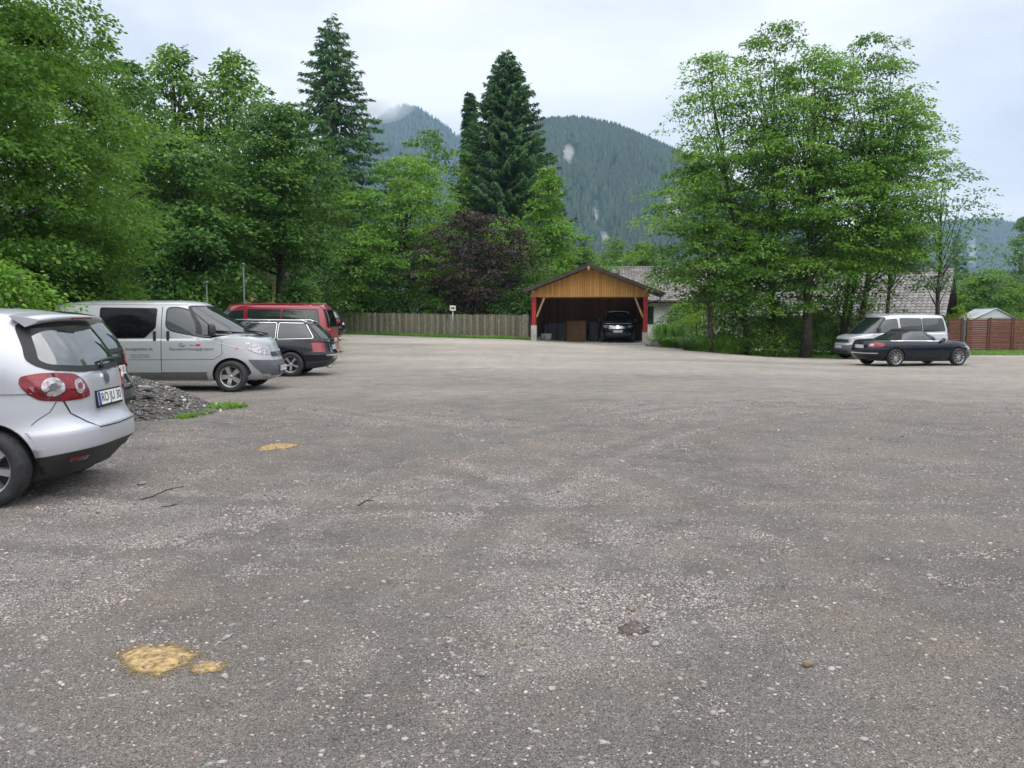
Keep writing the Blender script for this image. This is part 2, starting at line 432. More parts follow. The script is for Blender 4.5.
    def part(s, fr, poly, name, m, off=0.006, rad=0.03, step=0.04, parent=None):
        return s.patch(fr, rnd(poly, rad), M[m], off, step).build(name, parent or s.root)
    def lamp(s, side, ang, pts, name, m, off=.012, rad=.03, parent=None):
        """a lens given by points (x, |y|, z) of the body, seen square-on from the angle ang off the nose (+) or tail"""
        q = 1 if side == 'L' else -1; fr = ang * q; n, U = s.frame(fr)
        return s.part(fr, [(U.x * x + U.y * y * q, z) for x, y, z in pts], name, m, off, rad, .035, parent)
    def ldisc(s, side, ang, x, y, z, ru, rv, m, name, off, parent):
        q = 1 if side == 'L' else -1; fr = ang * q; n, U = s.frame(fr)
        return s.disc(fr, U.x * x + U.y * y * q, z, ru, rv, m, name, off, parent)
    def disc(s, fr, u, v, ru, rv, m, name, off=0.01, parent=None, n=24):
        return s.patch(fr, [(u + ru * math.cos(2*math.pi*k/n), v + rv * math.sin(2*math.pi*k/n)) for k in range(n)], M[m], off, min(ru, rv) * 0.5).build(name, parent or s.root)
    def gap(s, fr, line, w=0.008): s.ribbon(fr, line, w, M['gap'], 0.0022)
    def finish_body(s):
        bm = bmesh.new(); bm.from_mesh(s.bodyme)
        e = s.extra.build('tmp_e'); mats = [m for m in s.bodyme.materials]
        for m in e.data.materials:
            if m not in mats: mats.append(m); s.bodyme.materials.append(m)
        for p in e.data.polygons: p.material_index = mats.index(e.data.materials[p.material_index])
        bm.from_mesh(e.data); bm.to_mesh(s.bodyme); bm.free(); bpy.data.objects.remove(e)
        s.bodyme.update(); return link('body', s.bodyme, s.root)
    def wheels(s, style='five', rim_r=None, which=None, w=0.2, steer=0):
        k = 0
        for ax in s.axles:
            for sy in (1, -1):
                wheel(s.root, (ax, sy * (s.track - w / 2), s.wr), s.wr, rim_r or s.wr * 0.66, w, sy, style, R(17 * (k + 1)), steer if ax > 0 else 0); k += 1
    def plate(s, fr, u, v, text, w=0.52, h=0.11, tilt=0, size=None, off=0.012, euro=True, frame=0.014):
        c, no = s.proj(fr, u, v, off); n, U = s.frame(fr); side = -U if fr == 'B' else U   # reading direction
        if fr == 'B': side = Vector((0, -1, 0))
        if fr == 'F': side = Vector((0, 1, 0))
        a = R(tilt); up = Vector((0, 0, 1)) * math.cos(a) - n * math.sin(a); nn = n * math.cos(a) + Vector((0, 0, 1)) * math.sin(a)
        T = Matrix((( side.x, -nn.x, up.x, c.x), (side.y, -nn.y, up.y, c.y), (side.z, -nn.z, up.z, c.z), (0, 0, 0, 1)))
        mb = MB(); mb.box(-w/2 - frame, w/2 + frame, -0.002, 0.02, -h/2 - frame * 1.6, h/2 + frame, M['seal'], T, 0.004)
        mb.box(-w/2, w/2, -0.006, 0.0, -h/2, h/2, M['plate'], T)
        mb.box(-w/2 + .001, -w/2 + 0.045, -0.0085, -0.003, -h/2 + .001, h/2 - .001, M['plateblue'], T)
        if text:
            V, Fc = text_data(text, size or h * 0.98); xs = [q[0] for q in V]; cw = max(xs) - min(xs); sc = min(1.0, (w - 0.08) / cw) if cw else 1
            mb.add([T @ Vector((x * sc + 0.02, -0.0085, y)) for x, y in V], Fc, M['ink'])
        return mb.build('number_plate', s.root, False)
    def mirror(s, x, y, z, m, size=(0.09, 0.2, 0.15)):
        for sy in (-1, 1):
            bm = bmesh.new(); bmesh.ops.create_icosphere(bm, subdivisions=3, radius=0.5)
            for v in bm.verts:
                d = v.co * 2; d = Vector([math.copysign(abs(c) ** 0.7, c) for c in d]) * 0.5
                v.co = Vector((x + d.x * size[0] * (1.2 if d.x > 0 else 0.7), sy * (y + size[1] / 2) + d.y * size[1], z + d.z * size[2]))
            mb = MB(); mb.bm(bm, M[m], None, True)
            mb.tube([(x, sy * (y - 0.06), z - size[2] * 0.4), (x, sy * (y + 0.05), z - size[2] * 0.25)], [0.03, 0.022], M['seal'], 6)
            mb.box(x - size[0] * 0.39, x - size[0] * 0.34, sy * (y + size[1] / 2) - size[1] * 0.4, sy * (y + size[1] / 2) + size[1] * 0.4, z - size[2] * 0.38, z + size[2] * 0.38, M['glass'])
            mb.build('door_mirror', s.root)
    def handle(s, fr, u, v, m, vertical=False, w=0.17, h=0.035):
        c, no = s.proj(fr, u, v, 0.012); mb = MB()
        if vertical: w, h = h * 1.6, w * 1.1
        mb.box(c.x - w/2, c.x + w/2, c.y - 0.016, c.y + 0.016, c.z - h/2, c.z + h/2, M[m], None, 0.012)
        mb.build('door_handle', s.root)
    def wiper(s, fr, pts, name='wiper'):
        P = [s.proj(fr, u, v, 0.03)[0] for u, v in pts]; mb = MB()
        mb.tube(P, [0.02] + [0.012] * (len(P) - 1), M['seal'], 6); mb.build(name, s.root)
def rnd(poly, r):
    """round the corners of a polygon"""
    if r <= 0: return [Vector(p) for p in poly]
    P = [Vector(p) for p in poly]; out = []
    for i in range(len(P)):
        a, b, c = P[i - 1], P[i], P[(i + 1) % len(P)]
        ra = min(r, (a - b).length * 0.45); rc = min(r, (c - b).length * 0.45)
        p = b + (a - b).normalized() * ra; q = b + (c - b).normalized() * rc
        for k in range(5):
            t = k / 4; out.append(p * (1 - t) ** 2 + b * 2 * t * (1 - t) + q * t * t)
    return out
def offset_poly(P, d):
    c = sum((Vector(p) for p in P), Vector((0, 0))) / len(P); n = len(P); out = []
    area = sum(P[i - 1].x * P[i].y - P[i].x * P[i - 1].y for i in range(n)); sg = 1 if area > 0 else -1
    for i in range(n):
        t = P[(i + 1) % n] - P[i - 1]
        t = t.normalized() if t.length > 1e-9 else Vector((1, 0)); out.append(P[i] + Vector((t.y, -t.x)) * d * sg)
    return out
def ccw(P): return P
WHEELS = {}
def wheel(root, loc, r, rr, w, sy, style, rot, steer=0):
    key = (round(r, 3), round(rr, 3), w, style)
    if key not in WHEELS:
        t = MB(); hw = w / 2
        t.lathe([(rr, -hw * 0.75), (rr * 1.03, -hw * 0.93), ((r + rr) / 2, -hw * 1.02), (r * 0.955, -hw * 0.92), (r * 0.99, -hw * 0.7), (r, -hw * 0.35),
                 (r, hw * 0.35), (r * 0.99, hw * 0.7), (r * 0.955, hw * 0.92), ((r + rr) / 2, hw * 1.02), (rr * 1.03, hw * 0.93), (rr, hw * 0.75)], M['tyre'], 40)
        m = MB(); o = hw * 0.78
        m.lathe([(rr * 1.0, -hw * 0.8), (rr * 0.93, -hw * 0.6), (rr * 0.93, hw * 0.4), (rr * 0.95, o * 0.9), (rr * 1.01, o * 1.02), (rr * 1.035, o), (rr * 1.0, o * 0.8)], M['rim'], 40)
        m.lathe([(0.0001, -0.01), (rr * 0.9, -0.01)], M['rimdark'], 24)
        m.lathe([(0.0001, o * 0.72), (rr * 0.10, o * 0.72), (rr * 0.14, o * 0.66), (rr * 0.2, o * 0.6), (rr * 0.24, o * 0.5), (rr * 0.24, 0)], M['rim'], 24)
        ns, wi, wo = {'five': (5, 0.12, 0.16), 'fivefat': (5, 0.2, 0.26), 'ten': (10, 0.055, 0.075), 'seven': (7, 0.09, 0.17), 'cap': (9, 0.13, 0.22)}[style]
        for k in range(ns):
            a = 2 * math.pi * k / ns; T = Matrix.Rotation(-a, 4, 'Y')
            V = [(rr*0.16, -0.0, -wi*rr), (rr*0.16, -0.0, wi*rr), (rr*0.97, 0.0, wo*rr), (rr*0.97, 0.0, -wo*rr),
                 (rr*0.16, o*0.66, -wi*rr*0.85), (rr*0.16, o*0.66, wi*rr*0.85), (rr*0.6, o*0.86, (wi+wo)/2*rr*0.85), (rr*0.98, o*0.82, wo*rr*0.85), (rr*0.98, o*0.82, -wo*rr*0.85), (rr*0.6, o*0.86, -(wi+wo)/2*rr*0.85)]
            m.add([T @ Vector(v) for v in V], [(4, 5, 6, 9), (9, 6, 7, 8), (0, 4, 9, 8, 3), (1, 2, 7, 6, 5), (0, 1, 5, 4)], M['rim'])
        to = t.build('wheel'); ro = m.build('rim', to); WHEELS[key] = (to.data, ro.data)
        bpy.data.objects.remove(ro); bpy.data.objects.remove(to)
    a, b = WHEELS[key]
    o = link('wheel', a, root); o.location = loc; o.rotation_euler = (0, rot if sy > 0 else -rot, (0 if sy > 0 else math.pi) + steer)
    ri = link('rim', b, o); return o
def carroot(name, x, y, heading, label, cat, scale=1.0):
    """heading: direction of the nose, degrees from +X"""
    return empty(name, (x, y, gzf(x, y)), R(heading), label, cat, None, scale)
# values tuned against the photograph
GX, GY = -4.24, 6.6
DX, DY = -5.17, 11.0
HAZED = 0.00017; SKYB = 1.0; SUNE = 1.3; EXPO = 0.80
# ------------------------------------------------------------------ the parked vehicles
def place(root, loc, wx, wy):
    """put the vehicle so that its local point loc stands over the ground point (wx, wy)"""
    a = root.rotation_euler.z; s = root.scale.x
    root.location.x = wx - s * (loc[0] * math.cos(a) - loc[1] * math.sin(a))
    root.location.y = wy - s * (loc[0] * math.sin(a) + loc[1] * math.cos(a))
    root.location.z = gzf(root.location.x, root.location.y)

# --- silver compact hatchback, nearest on the left
def hatchback(label, heading, paint, hero, scale=1.0, plate='', group=None):
    root = carroot('parked_car', 0, 0, heading, label, 'car', scale)
    low = [(0.0, .74, .16, .22), (.10, .82, .10, .13), (.20, .862, .03, .04), (.24, .872, .015, .005), (.33, .880, 0, 0), (.44, .878, .02, .008), (.50, .872, .05, .045),
           (.62, .868, .10, .085), (.78, .855, .16, .092), (.92, .842, .22, .110), (1.0, .830, .27, .130)]
    ztop = [(-2.04, 1.06), (-1.2, 1.06), (.2, 1.04), (1.0, 1.0), (1.6, .92), (2.0, .80), (2.17, .70)]
    zbot = [(-2.04, .25), (-1.5, .17), (1.6, .16), (2.17, .22)]
    gr = dict(base=(-1.935, 1.25, .836), roof=(-1.63, .2, .665), zb=[(-2, .92), (1.0, .92), (1.25, .90)], zr=[(-1.66, 1.495), (-1.2, 1.55), (-.5, 1.56), (.0, 1.53), (.25, 1.49)],
              lnf=3.4, lnr=4.6, nr=4.8, rnr=6, nf=3.4, bulge=.065, btr=.05, rtr=.10)
    lowmat = lambda i, c: ('plastic' if (i < 3 and (c[0] < -1.3 or c[0] > 1.3)) or i < 2 else paint)
    c = Car(root, paint, low, ztop, zbot, gr, 2.165, -2.04, (-1.289, 1.289), .318, .045, .04, lowmat=lowmat, track=.875, roofcrown=.035, taper=(.10, .07))
    # rear window, lights, tailgate
    c.window('B', [(-.685, 1.18), (-.63, 1.125), (-.40, 1.10), (0, 1.09), (.40, 1.10), (.63, 1.125), (.685, 1.18), (.625, 1.38), (.59, 1.475), (0, 1.49), (-.59, 1.475), (-.625, 1.38)], 'rear_window', 'glass_hatch', 'seal', .05, .005, rad=.05)
    for s in (1, -1):
        # side glass
        c.window('L' if s > 0 else 'R', [(-.98, 1.12), (-.55, 1.06), (.9, 1.03), (.35, 1.42), (-.1, 1.48), (-.8, 1.48), (-1.0, 1.42)], 'side_window', 'glass', 'seal', .03, .004, rad=.08)
        sd = 'L' if s > 0 else 'R'
        tl = c.lamp(sd, 140, [(-1.68, .87, 1.0), (-1.70, .87, 1.06), (-1.83, .83, 1.082), (-1.93, .74, 1.082), (-1.97, .58, 1.065), (-1.985, .48, 1.01), (-1.99, .42, .92), (-1.99, .42, .865), (-1.985, .54, .85), (-1.95, .72, .845), (-1.85, .84, .86), (-1.75, .87, .92)], 'tail_light', 'redlens')
        if hero:
            c.ldisc(sd, 150, -1.93, .745, .965, .078, .078, 'clearlens', 'reverse_lens', .02, tl)
            c.ldisc(sd, 150, -1.985, .53, .96, .048, .062, 'clearlens', 'indicator_lens', .02, tl)
            c.ldisc(sd, 150, -1.93, .745, .965, .028, .028, 'greyplastic', 'lens_centre', .026, tl); c.ldisc(sd, 150, -1.985, .53, .96, .022, .026, 'redlens', 'lens_centre', .026, tl)
            c.lamp(sd, 125, [(-1.70, .88, .985), (-1.85, .85, .965), (-1.86, .84, .865), (-1.76, .87, .915)], 'dark_lens', 'redlens2', .0145, .015, tl)
            c.ribbon('B', [(s * .63, 1.075), (s * .625, .96), (s * .63, .85)], .012, M['gap'], .0165)
            c.lamp(sd, 155, [(-2.02, .46, .375), (-1.97, .66, .375), (-1.97, .64, .335), (-2.02, .48, .33)], 'rear_reflector', 'redlens2', .008, .01)
        c.lamp(sd, 40, [(1.95, .74, .74), (1.75, .84, .84), (1.6, .86, .84), (1.75, .86, .70), (2.05, .66, .64)], 'headlight', 'clearlens')
    if hero:
        # tailgate cut line, filler flap, bumper joint
        gl = [(-.60, .845), (-.57, .74), (-.47, .655), (-.38, .60), (0, .59), (.38, .60), (.47, .655), (.57, .74), (.60, .845)]
        c.gap('B', gl, .010)
        pass
        c.gap('L', [(-1.78, .84), (-1.74, .76), (-1.66, .70), (-1.62, .66)], .006); c.gap('R', [(-1.78, .84), (-1.74, .76), (-1.66, .70), (-1.62, .66)], .006)
        for s in 'LR':
            c.gap(s, [(-.52, .30), (-.55, 1.05)], .007); c.gap(s, [(.42, .28), (.42, 1.03)], .007); c.gap(s, [(-.50, .30), (.42, .28)], .007)
            # arch lip
            c.ribbon(s, [(-1.289 + .385 * math.cos(t), .328 + .385 * math.sin(t)) for t in np.linspace(.15, 2.75, 22)], .03, M['silver'], .012)
        # roof spoiler and high brake light
        sp = MB(); rows = []
        for yy in np.linspace(-.655, .655, 15):
            q = 1 - abs(yy / .675) ** 3; xr_ = -1.64 - .09 * q; z_ = 1.512 + .030 * q
            rows.append([(-1.44, yy, z_ + .036), (-1.56, yy, z_ + .028), (xr_ - .02, yy * .985, z_ + .008), (xr_ - .015, yy * .985, z_ - .016), (-1.57, yy, z_ - .055)])
        V = [p for r in rows for p in r]; Fc = [(i*5+j, i*5+j+1, (i+1)*5+j+1, (i+1)*5+j) for i in range(14) for j in range(4)]
        Fc += [(0, 1, 2, 3, 4), (70, 74, 73, 72, 71)]
        sp.add(V, Fc[:-2], M[paint], True); sp.add(V, Fc[-2:], M[paint]); spo = sp.build('roof_spoiler', root, True)
        b = MB(); b.box(-1.758, -1.70, -.20, .20, 1.522, 1.538, M['redlens2'], None, .004); b.build('brake_light', spo)
        a = MB(); a.tube([(-1.05, 0, 1.585), (-1.08, 0, 1.62)], [.016, .012], M['seal']); a.tube([(-1.08, 0, 1.61), (-1.3, 0, 1.70)], [.005, .003], M['seal'], 5); a.build('antenna', root)
        c.wiper('B', [(.05, 1.085), (.02, 1.14), (-.18, 1.15), (-.42, 1.145)])
        # round badge
        o = c.disc('B', 0, 1.005, .062, .062, 'chrome', 'badge', .012)
        e = MB()
        c.patch('B', [(.05 * math.cos(t), 1.005 + .05 * math.sin(t)) for t in np.linspace(0, 2 * math.pi, 25)[:-1]], M['greyplastic'], .016, .02, e)
        for ln in ([(-.028, 1.046), (0, 1.012), (.028, 1.046)], [(-.043, 1.022), (-.02, .968), (0, 1.0), (.02, .968), (.043, 1.022)]):
            c.ribbon('B', ln, .009, M['chrome'], .020, e)
        e.build('badge_letters', o)
    c.plate('B', 0, .83, plate, tilt=8, h=.115)
    c.mirror(.72, .82, 1.08, paint)
    for s in 'LR': c.handle(s, -.42, .93, paint); c.handle(s, .52, .93, paint)
    c.part('F', [(-.62, .56), (.62, .56), (.5, .40), (-.5, .40)], 'grille', 'plastic', .006)
    c.window('F', [(-.66, 1.02), (.66, 1.02), (.50, 1.46), (-.50, 1.46)], 'windscreen', 'glass')
    c.finish_body(); c.wheels('seven' if hero else 'five', .215 if hero else None)
    return root, c
golf, gc = hatchback('silver hatchback with large round-lens tail light, nearest car at the left edge', 185, 'silver', True, plate='RO JU 30')
place(golf, (-1.289, .80), GX, GY)
dh, _ = hatchback('dark blue hatchback mostly hidden behind the nearest silver car', 184, 'darkblue', False, plate='RO RN 82')
place(dh, (-2.04, 0), DX, DY)
fc, _ = hatchback('dark car with a red tail light parked far off behind the red van', 180, 'black_paint', False)
place(fc, (-2.04, .8), px(342, 44), 44)

# --- grey silver panel van with side windows
def panel_van():
    root = carroot('panel_van', 0, 0, 0, 'silver panel van with faded lettering on its door, parked side-on by the rubble heap', 'van', VANS)
    low = [(0, .86, .20, .08), (.10, .92, .08, .03), (.22, .95, .02, 0), (.40, .96, 0, 0), (.60, .955, .05, .01), (.80, .945, .12, .02), (1.0, .93, .20, .03)]
    ztop = [(-2.4, 1.14), (1.0, 1.14), (1.6, 1.22), (1.9, 1.18), (2.2, 1.03), (2.36, .88), (2.42, .78)]
    zbot = [(-2.4, .34), (-1.9, .25), (1.9, .24), (2.42, .24)]
    gr = dict(base=(-2.37, 1.93, .925), roof=(-2.30, .82, .79), zb=[(-2.4, 1.06), (1.0, 1.06), (1.6, 1.13), (1.95, 1.10)], zr=[(-2.3, 1.83), (-1.5, 1.885), (.3, 1.885), (.6, 1.86), (.85, 1.81)],
              lnf=3.2, lnr=9, nr=9, rnr=9, nf=2.7, rnf=4, bulge=.035, btf=.10, rtf=.06, btr=.02, rtr=.03)
    c = Car(root, 'vansilver', low, ztop, zbot, gr, 2.42, -2.38, (-1.55, 1.55), .335, .055, .05, taper=(.10, .015), roofcrown=.05, track=.93)
    for s in 'LR':
        c.window(s, [(-1.20, 1.80), (.0, 1.78), (-.01, 1.38), (-.24, 1.16), (-1.19, 1.15)], 'side_window', 'glass_dark', 'seal', .015, rad=.045)
        c.window(s, [(.20, 1.80), (.42, 1.81), (.68, 1.74), (1.02, 1.46), (1.20, 1.26), (1.20, 1.16), (1.02, 1.16), (.32, 1.30), (.20, 1.39)], 'door_window', 'glass', 'seal', .022, rad=.09)
        c.gap(s, [(.11, .42), (.11, 1.82)], .014); c.gap(s, [(-1.15, .42), (-1.15, 1.80)], .010)
        c.gap(s, [(1.36, 1.10), (1.37, .80), (1.22, .72)], .010); c.gap(s, [(.11, .43), (1.08, .43)], .008)
        c.gap(s, [(-2.2, .70), (-1.95, .70)], .01); c.gap(s, [(-1.16, .695), (1.22, .70)], .010)
        c.ribbon(s, [(.30, 1.275), (.75, 1.165), (1.30, 1.06), (1.75, .93)], .016, M['whitesilver'], .008)
        c.gap(s, [(-2.3, 1.86), (.6, 1.86)], .008)
        c.part(s, [(-1.12, .43), (1.05, .43), (1.05, .27), (-1.12, .27)], 'sill_trim', 'greyplastic', .006, .01, .06)
        c.handle(s, -.03, 1.20, 'seal', True, .19, .036); c.handle(s, .25, 1.20, 'seal', True, .19, .036)
        c.ribbon(s, [(1.55 + .41 * math.cos(t), .345 + .41 * math.sin(t)) for t in np.linspace(-.15, math.pi + .1, 26)], .04, M['vansilver'], .014)
        q = -1 if s == 'R' else 1
        c.lamp(s, 45, [(1.93, .86, 1.07), (2.08, .84, 1.06), (2.28, .74, .98), (2.40, .58, .86), (2.40, .50, .79), (2.25, .78, .80), (2.05, .88, .90)], 'headlight', 'clearlens')
        c.disc(s, 1.66, .93, .03, .014, 'orange', 'side_repeater', .01)
        c.lamp(s, 125, [(-2.30, .93, 1.15), (-2.37, .82, 1.15), (-2.37, .82, .72), (-2.30, .93, .72)], 'tail_light', 'redlens')
    # bumper insert: wraps the nose
    c.part('F', [(-.52, .66), (.52, .66), (.46, .34), (-.46, .34)], 'bumper_trim', 'greyplastic', .010, .06)
    for q in (1, -1):
        c.lamp('L' if q > 0 else 'R', 45, [(2.06, .93, .69), (2.41, .56, .67), (2.42, .50, .38), (2.32, .78, .38), (2.2, .88, .52)], 'bumper_corner', 'greyplastic', .013)
        c.ldisc('L' if q > 0 else 'R', 40, 2.36, .66, .33, .05, .03, 'clearlens', 'fog_light', .02, root)
    g = c.part('F', [(-.40, .84), (.40, .84), (.36, .74), (-.36, .74)], 'grille', 'plastic', .013, .03)
    c.disc('F', 0, .78, .06, .06, 'chrome', 'badge', .02)
    c.window('F', [(-.82, 1.22), (-.4, 1.17), (.4, 1.17), (.82, 1.22), (.72, 1.64), (.64, 1.83), (-.64, 1.83), (-.72, 1.64)], 'windscreen', 'glass', 'seal', .03)
    c.plate('F', 0, .48, 'RO HM 41', tilt=0); c.plate('B', .3, .55, 'RO HM 41')
    c.wiper('F', [(.5, 1.19), (.2, 1.23), (-.25, 1.30)]); c.wiper('F', [(-.1, 1.18), (-.4, 1.22), (-.7, 1.30)])
    c.mirror(1.22, .93, 1.33, 'plastic', (.13, .20, .26))
    for s in 'R':
        for tx, u, v, sz, mt in (('Raumeinrichtungsgruppen', .745, .925, .088, 'darkgreytext'), ('raumgestalter.de', -.36, .925, .088, 'darkgreytext'),
                                 ('Telefon und Beratung', -.34, .80, .045, 'darkgreytext'), ('Planung Ausbau Service', -.34, .755, .045, 'darkgreytext')):
            V, Fc = text_data(tx, sz); t = MB(); t.add([c.proj(s, u + x, v + y, .006)[0] for x, y in V], Fc, M[mt]); t.build('door_lettering', root)
        t = MB()
        for ln in ([(.48, .98), (.52, 1.06), (.545, 1.02), (.57, 1.045)], [(.55, 1.0), (.58, .985), (.61, 1.01), (.63, .985)], [(.50, .995), (.60, .975)], [(.71, 1.0), (.76, 1.015), (.80, .995)]):
            c.ribbon(s, ln, .012, M['darkgreytext'], .007, t)
        c.patch(s, [(.83, .985), (.93, .985), (.93, 1.03), (.83, 1.03)], M['redtext'], .007, .03, t)
        t.build('door_emblem', root)
    c.finish_body(); c.wheels('fivefat', .222)
    return root
VANS = .955
van = panel_van(); place(van, (1.55, -.95), px(229, 16.75), 16.75)

# --- dark estate with bright window trim
def estate():
    root = carroot('estate_car', 0, 0, 182, 'black estate car with bright window trim, between the silver van and the red van', 'car', .99)
    low = [(0, .76, .18, .25), (.12, .84, .08, .10), (.24, .868, .02, .02), (.45, .872, 0, 0), (.58, .866, .04, .05), (.75, .855, .10, .09), (1.0, .80, .22, .12)]
    ztop = [(-2.4, .93), (-1.5, .96), (.3, .95), (1.0, .93), (1.7, .84), (2.3, .68)]
    zbot = [(-2.4, .28), (-1.8, .2), (1.8, .19), (2.35, .22)]
    gr = dict(base=(-2.29, 1.2, .80), roof=(-1.86, .1, .575), zb=[(-2.4, .90), (1.2, .88)], zr=[(-1.95, 1.345), (-1.4, 1.40), (-.4, 1.42), (0, 1.40), (.2, 1.36)],
              lnf=3.4, lnr=4.6, nr=5, rnr=6, nf=3.2, bulge=.035)
    lm = lambda i, c: ('plastic' if i < 2 and abs(c[0]) > 1.5 else 'black_paint')
    c = Car(root, 'black_paint', low, ztop, zbot, gr, 2.32, -2.38, (-1.35, 1.35), .318, .045, .04, lowmat=lm, track=.865, roofcrown=.04)
    for s in 'LR':
        q = 1 if s == 'L' else -1
        c.window(s, [(-1.02, .985), (-1.90, 1.00), (-1.80, 1.17), (-1.68, 1.36), (-1.04, 1.375)], 'quarter_window', 'glass', 'seal', .018, trim=.011, rad=.03)
        c.window(s, [(-.94, .985), (-.10, .975), (-.10, 1.385), (-.96, 1.375)], 'side_window', 'glass', 'seal', .018, trim=.011, rad=.03)
        c.window(s, [(-.02, .975), (.78, .965), (.30, 1.30), (.10, 1.375), (-.02, 1.385)], 'front_window', 'glass', 'seal', .018, trim=.011, rad=.03)
        c.gap(s, [(-1.0, .95), (-.98, .6), (-.8, .3)]); c.gap(s, [(-.06, .95), (-.06, .28)]); c.gap(s, [(.85, .93), (.85, .28)])
        c.gap(s, [(-2.3, .60), (-1.72, .60)])
        c.lamp(s, 135, [(-2.0, .86, .92), (-2.22, .80, .92), (-2.28, .68, .91), (-2.30, .68, .64), (-2.26, .78, .63), (-2.02, .86, .63)], 'tail_light', 'redlens', .012, .02)
        c.lamp(s, 40, [(2.20, .55, .68), (2.0, .74, .74), (1.95, .78, .62), (2.2, .58, .56)], 'headlight', 'clearlens')
        c.handle(s, -.75, .86, 'black_paint'); c.handle(s, .1, .86, 'black_paint')
        r = MB(); r.tube([(.25, .52 * q, 1.41), (.1, .54 * q, 1.47), (-1.6, .54 * q, 1.455), (-1.78, .53 * q, 1.39)], .014, M['chrome'], 8)
        r.tube([(-.75, .54 * q, 1.42), (-.75, .54 * q, 1.465)], .018, M['chrome'], 6); r.build('roof_rail', root)
        c.ribbon(s, [(-1.35 + .38 * math.cos(t), .325 + .38 * math.sin(t)) for t in np.linspace(.1, math.pi - .1, 22)], .02, M['black_paint'], .01)
    c.window('B', [(-.60, .96), (.60, .96), (.50, 1.34), (-.50, 1.34)], 'rear_window', 'glass')
    c.gap('B', [(-.64, .96), (-.58, .62), (0, .58), (.58, .62), (.64, .96)])
    c.part('B', [(-.62, .57), (.62, .57), (.62, .53), (-.62, .53)], 'bumper_strip', 'chrome', .01, .01)
    c.plate('B', 0, .74, 'RO BE 95', tilt=6); c.mirror(.72, .80, .98, 'black_paint')
    t = MB(); t.tube([(-2.2, .5, .25), (-2.34, .5, .235)], .024, M['galv']); t.build('exhaust_pipe', root)
    c.window('F', [(-.64, .95), (.64, .95), (.48, 1.36), (-.48, 1.36)], 'windscreen', 'glass')
    c.finish_body(); c.wheels('five', .205)
    return root
es = estate(); place(es, (-1.35, .87), px(290, 21.1), 21.1)

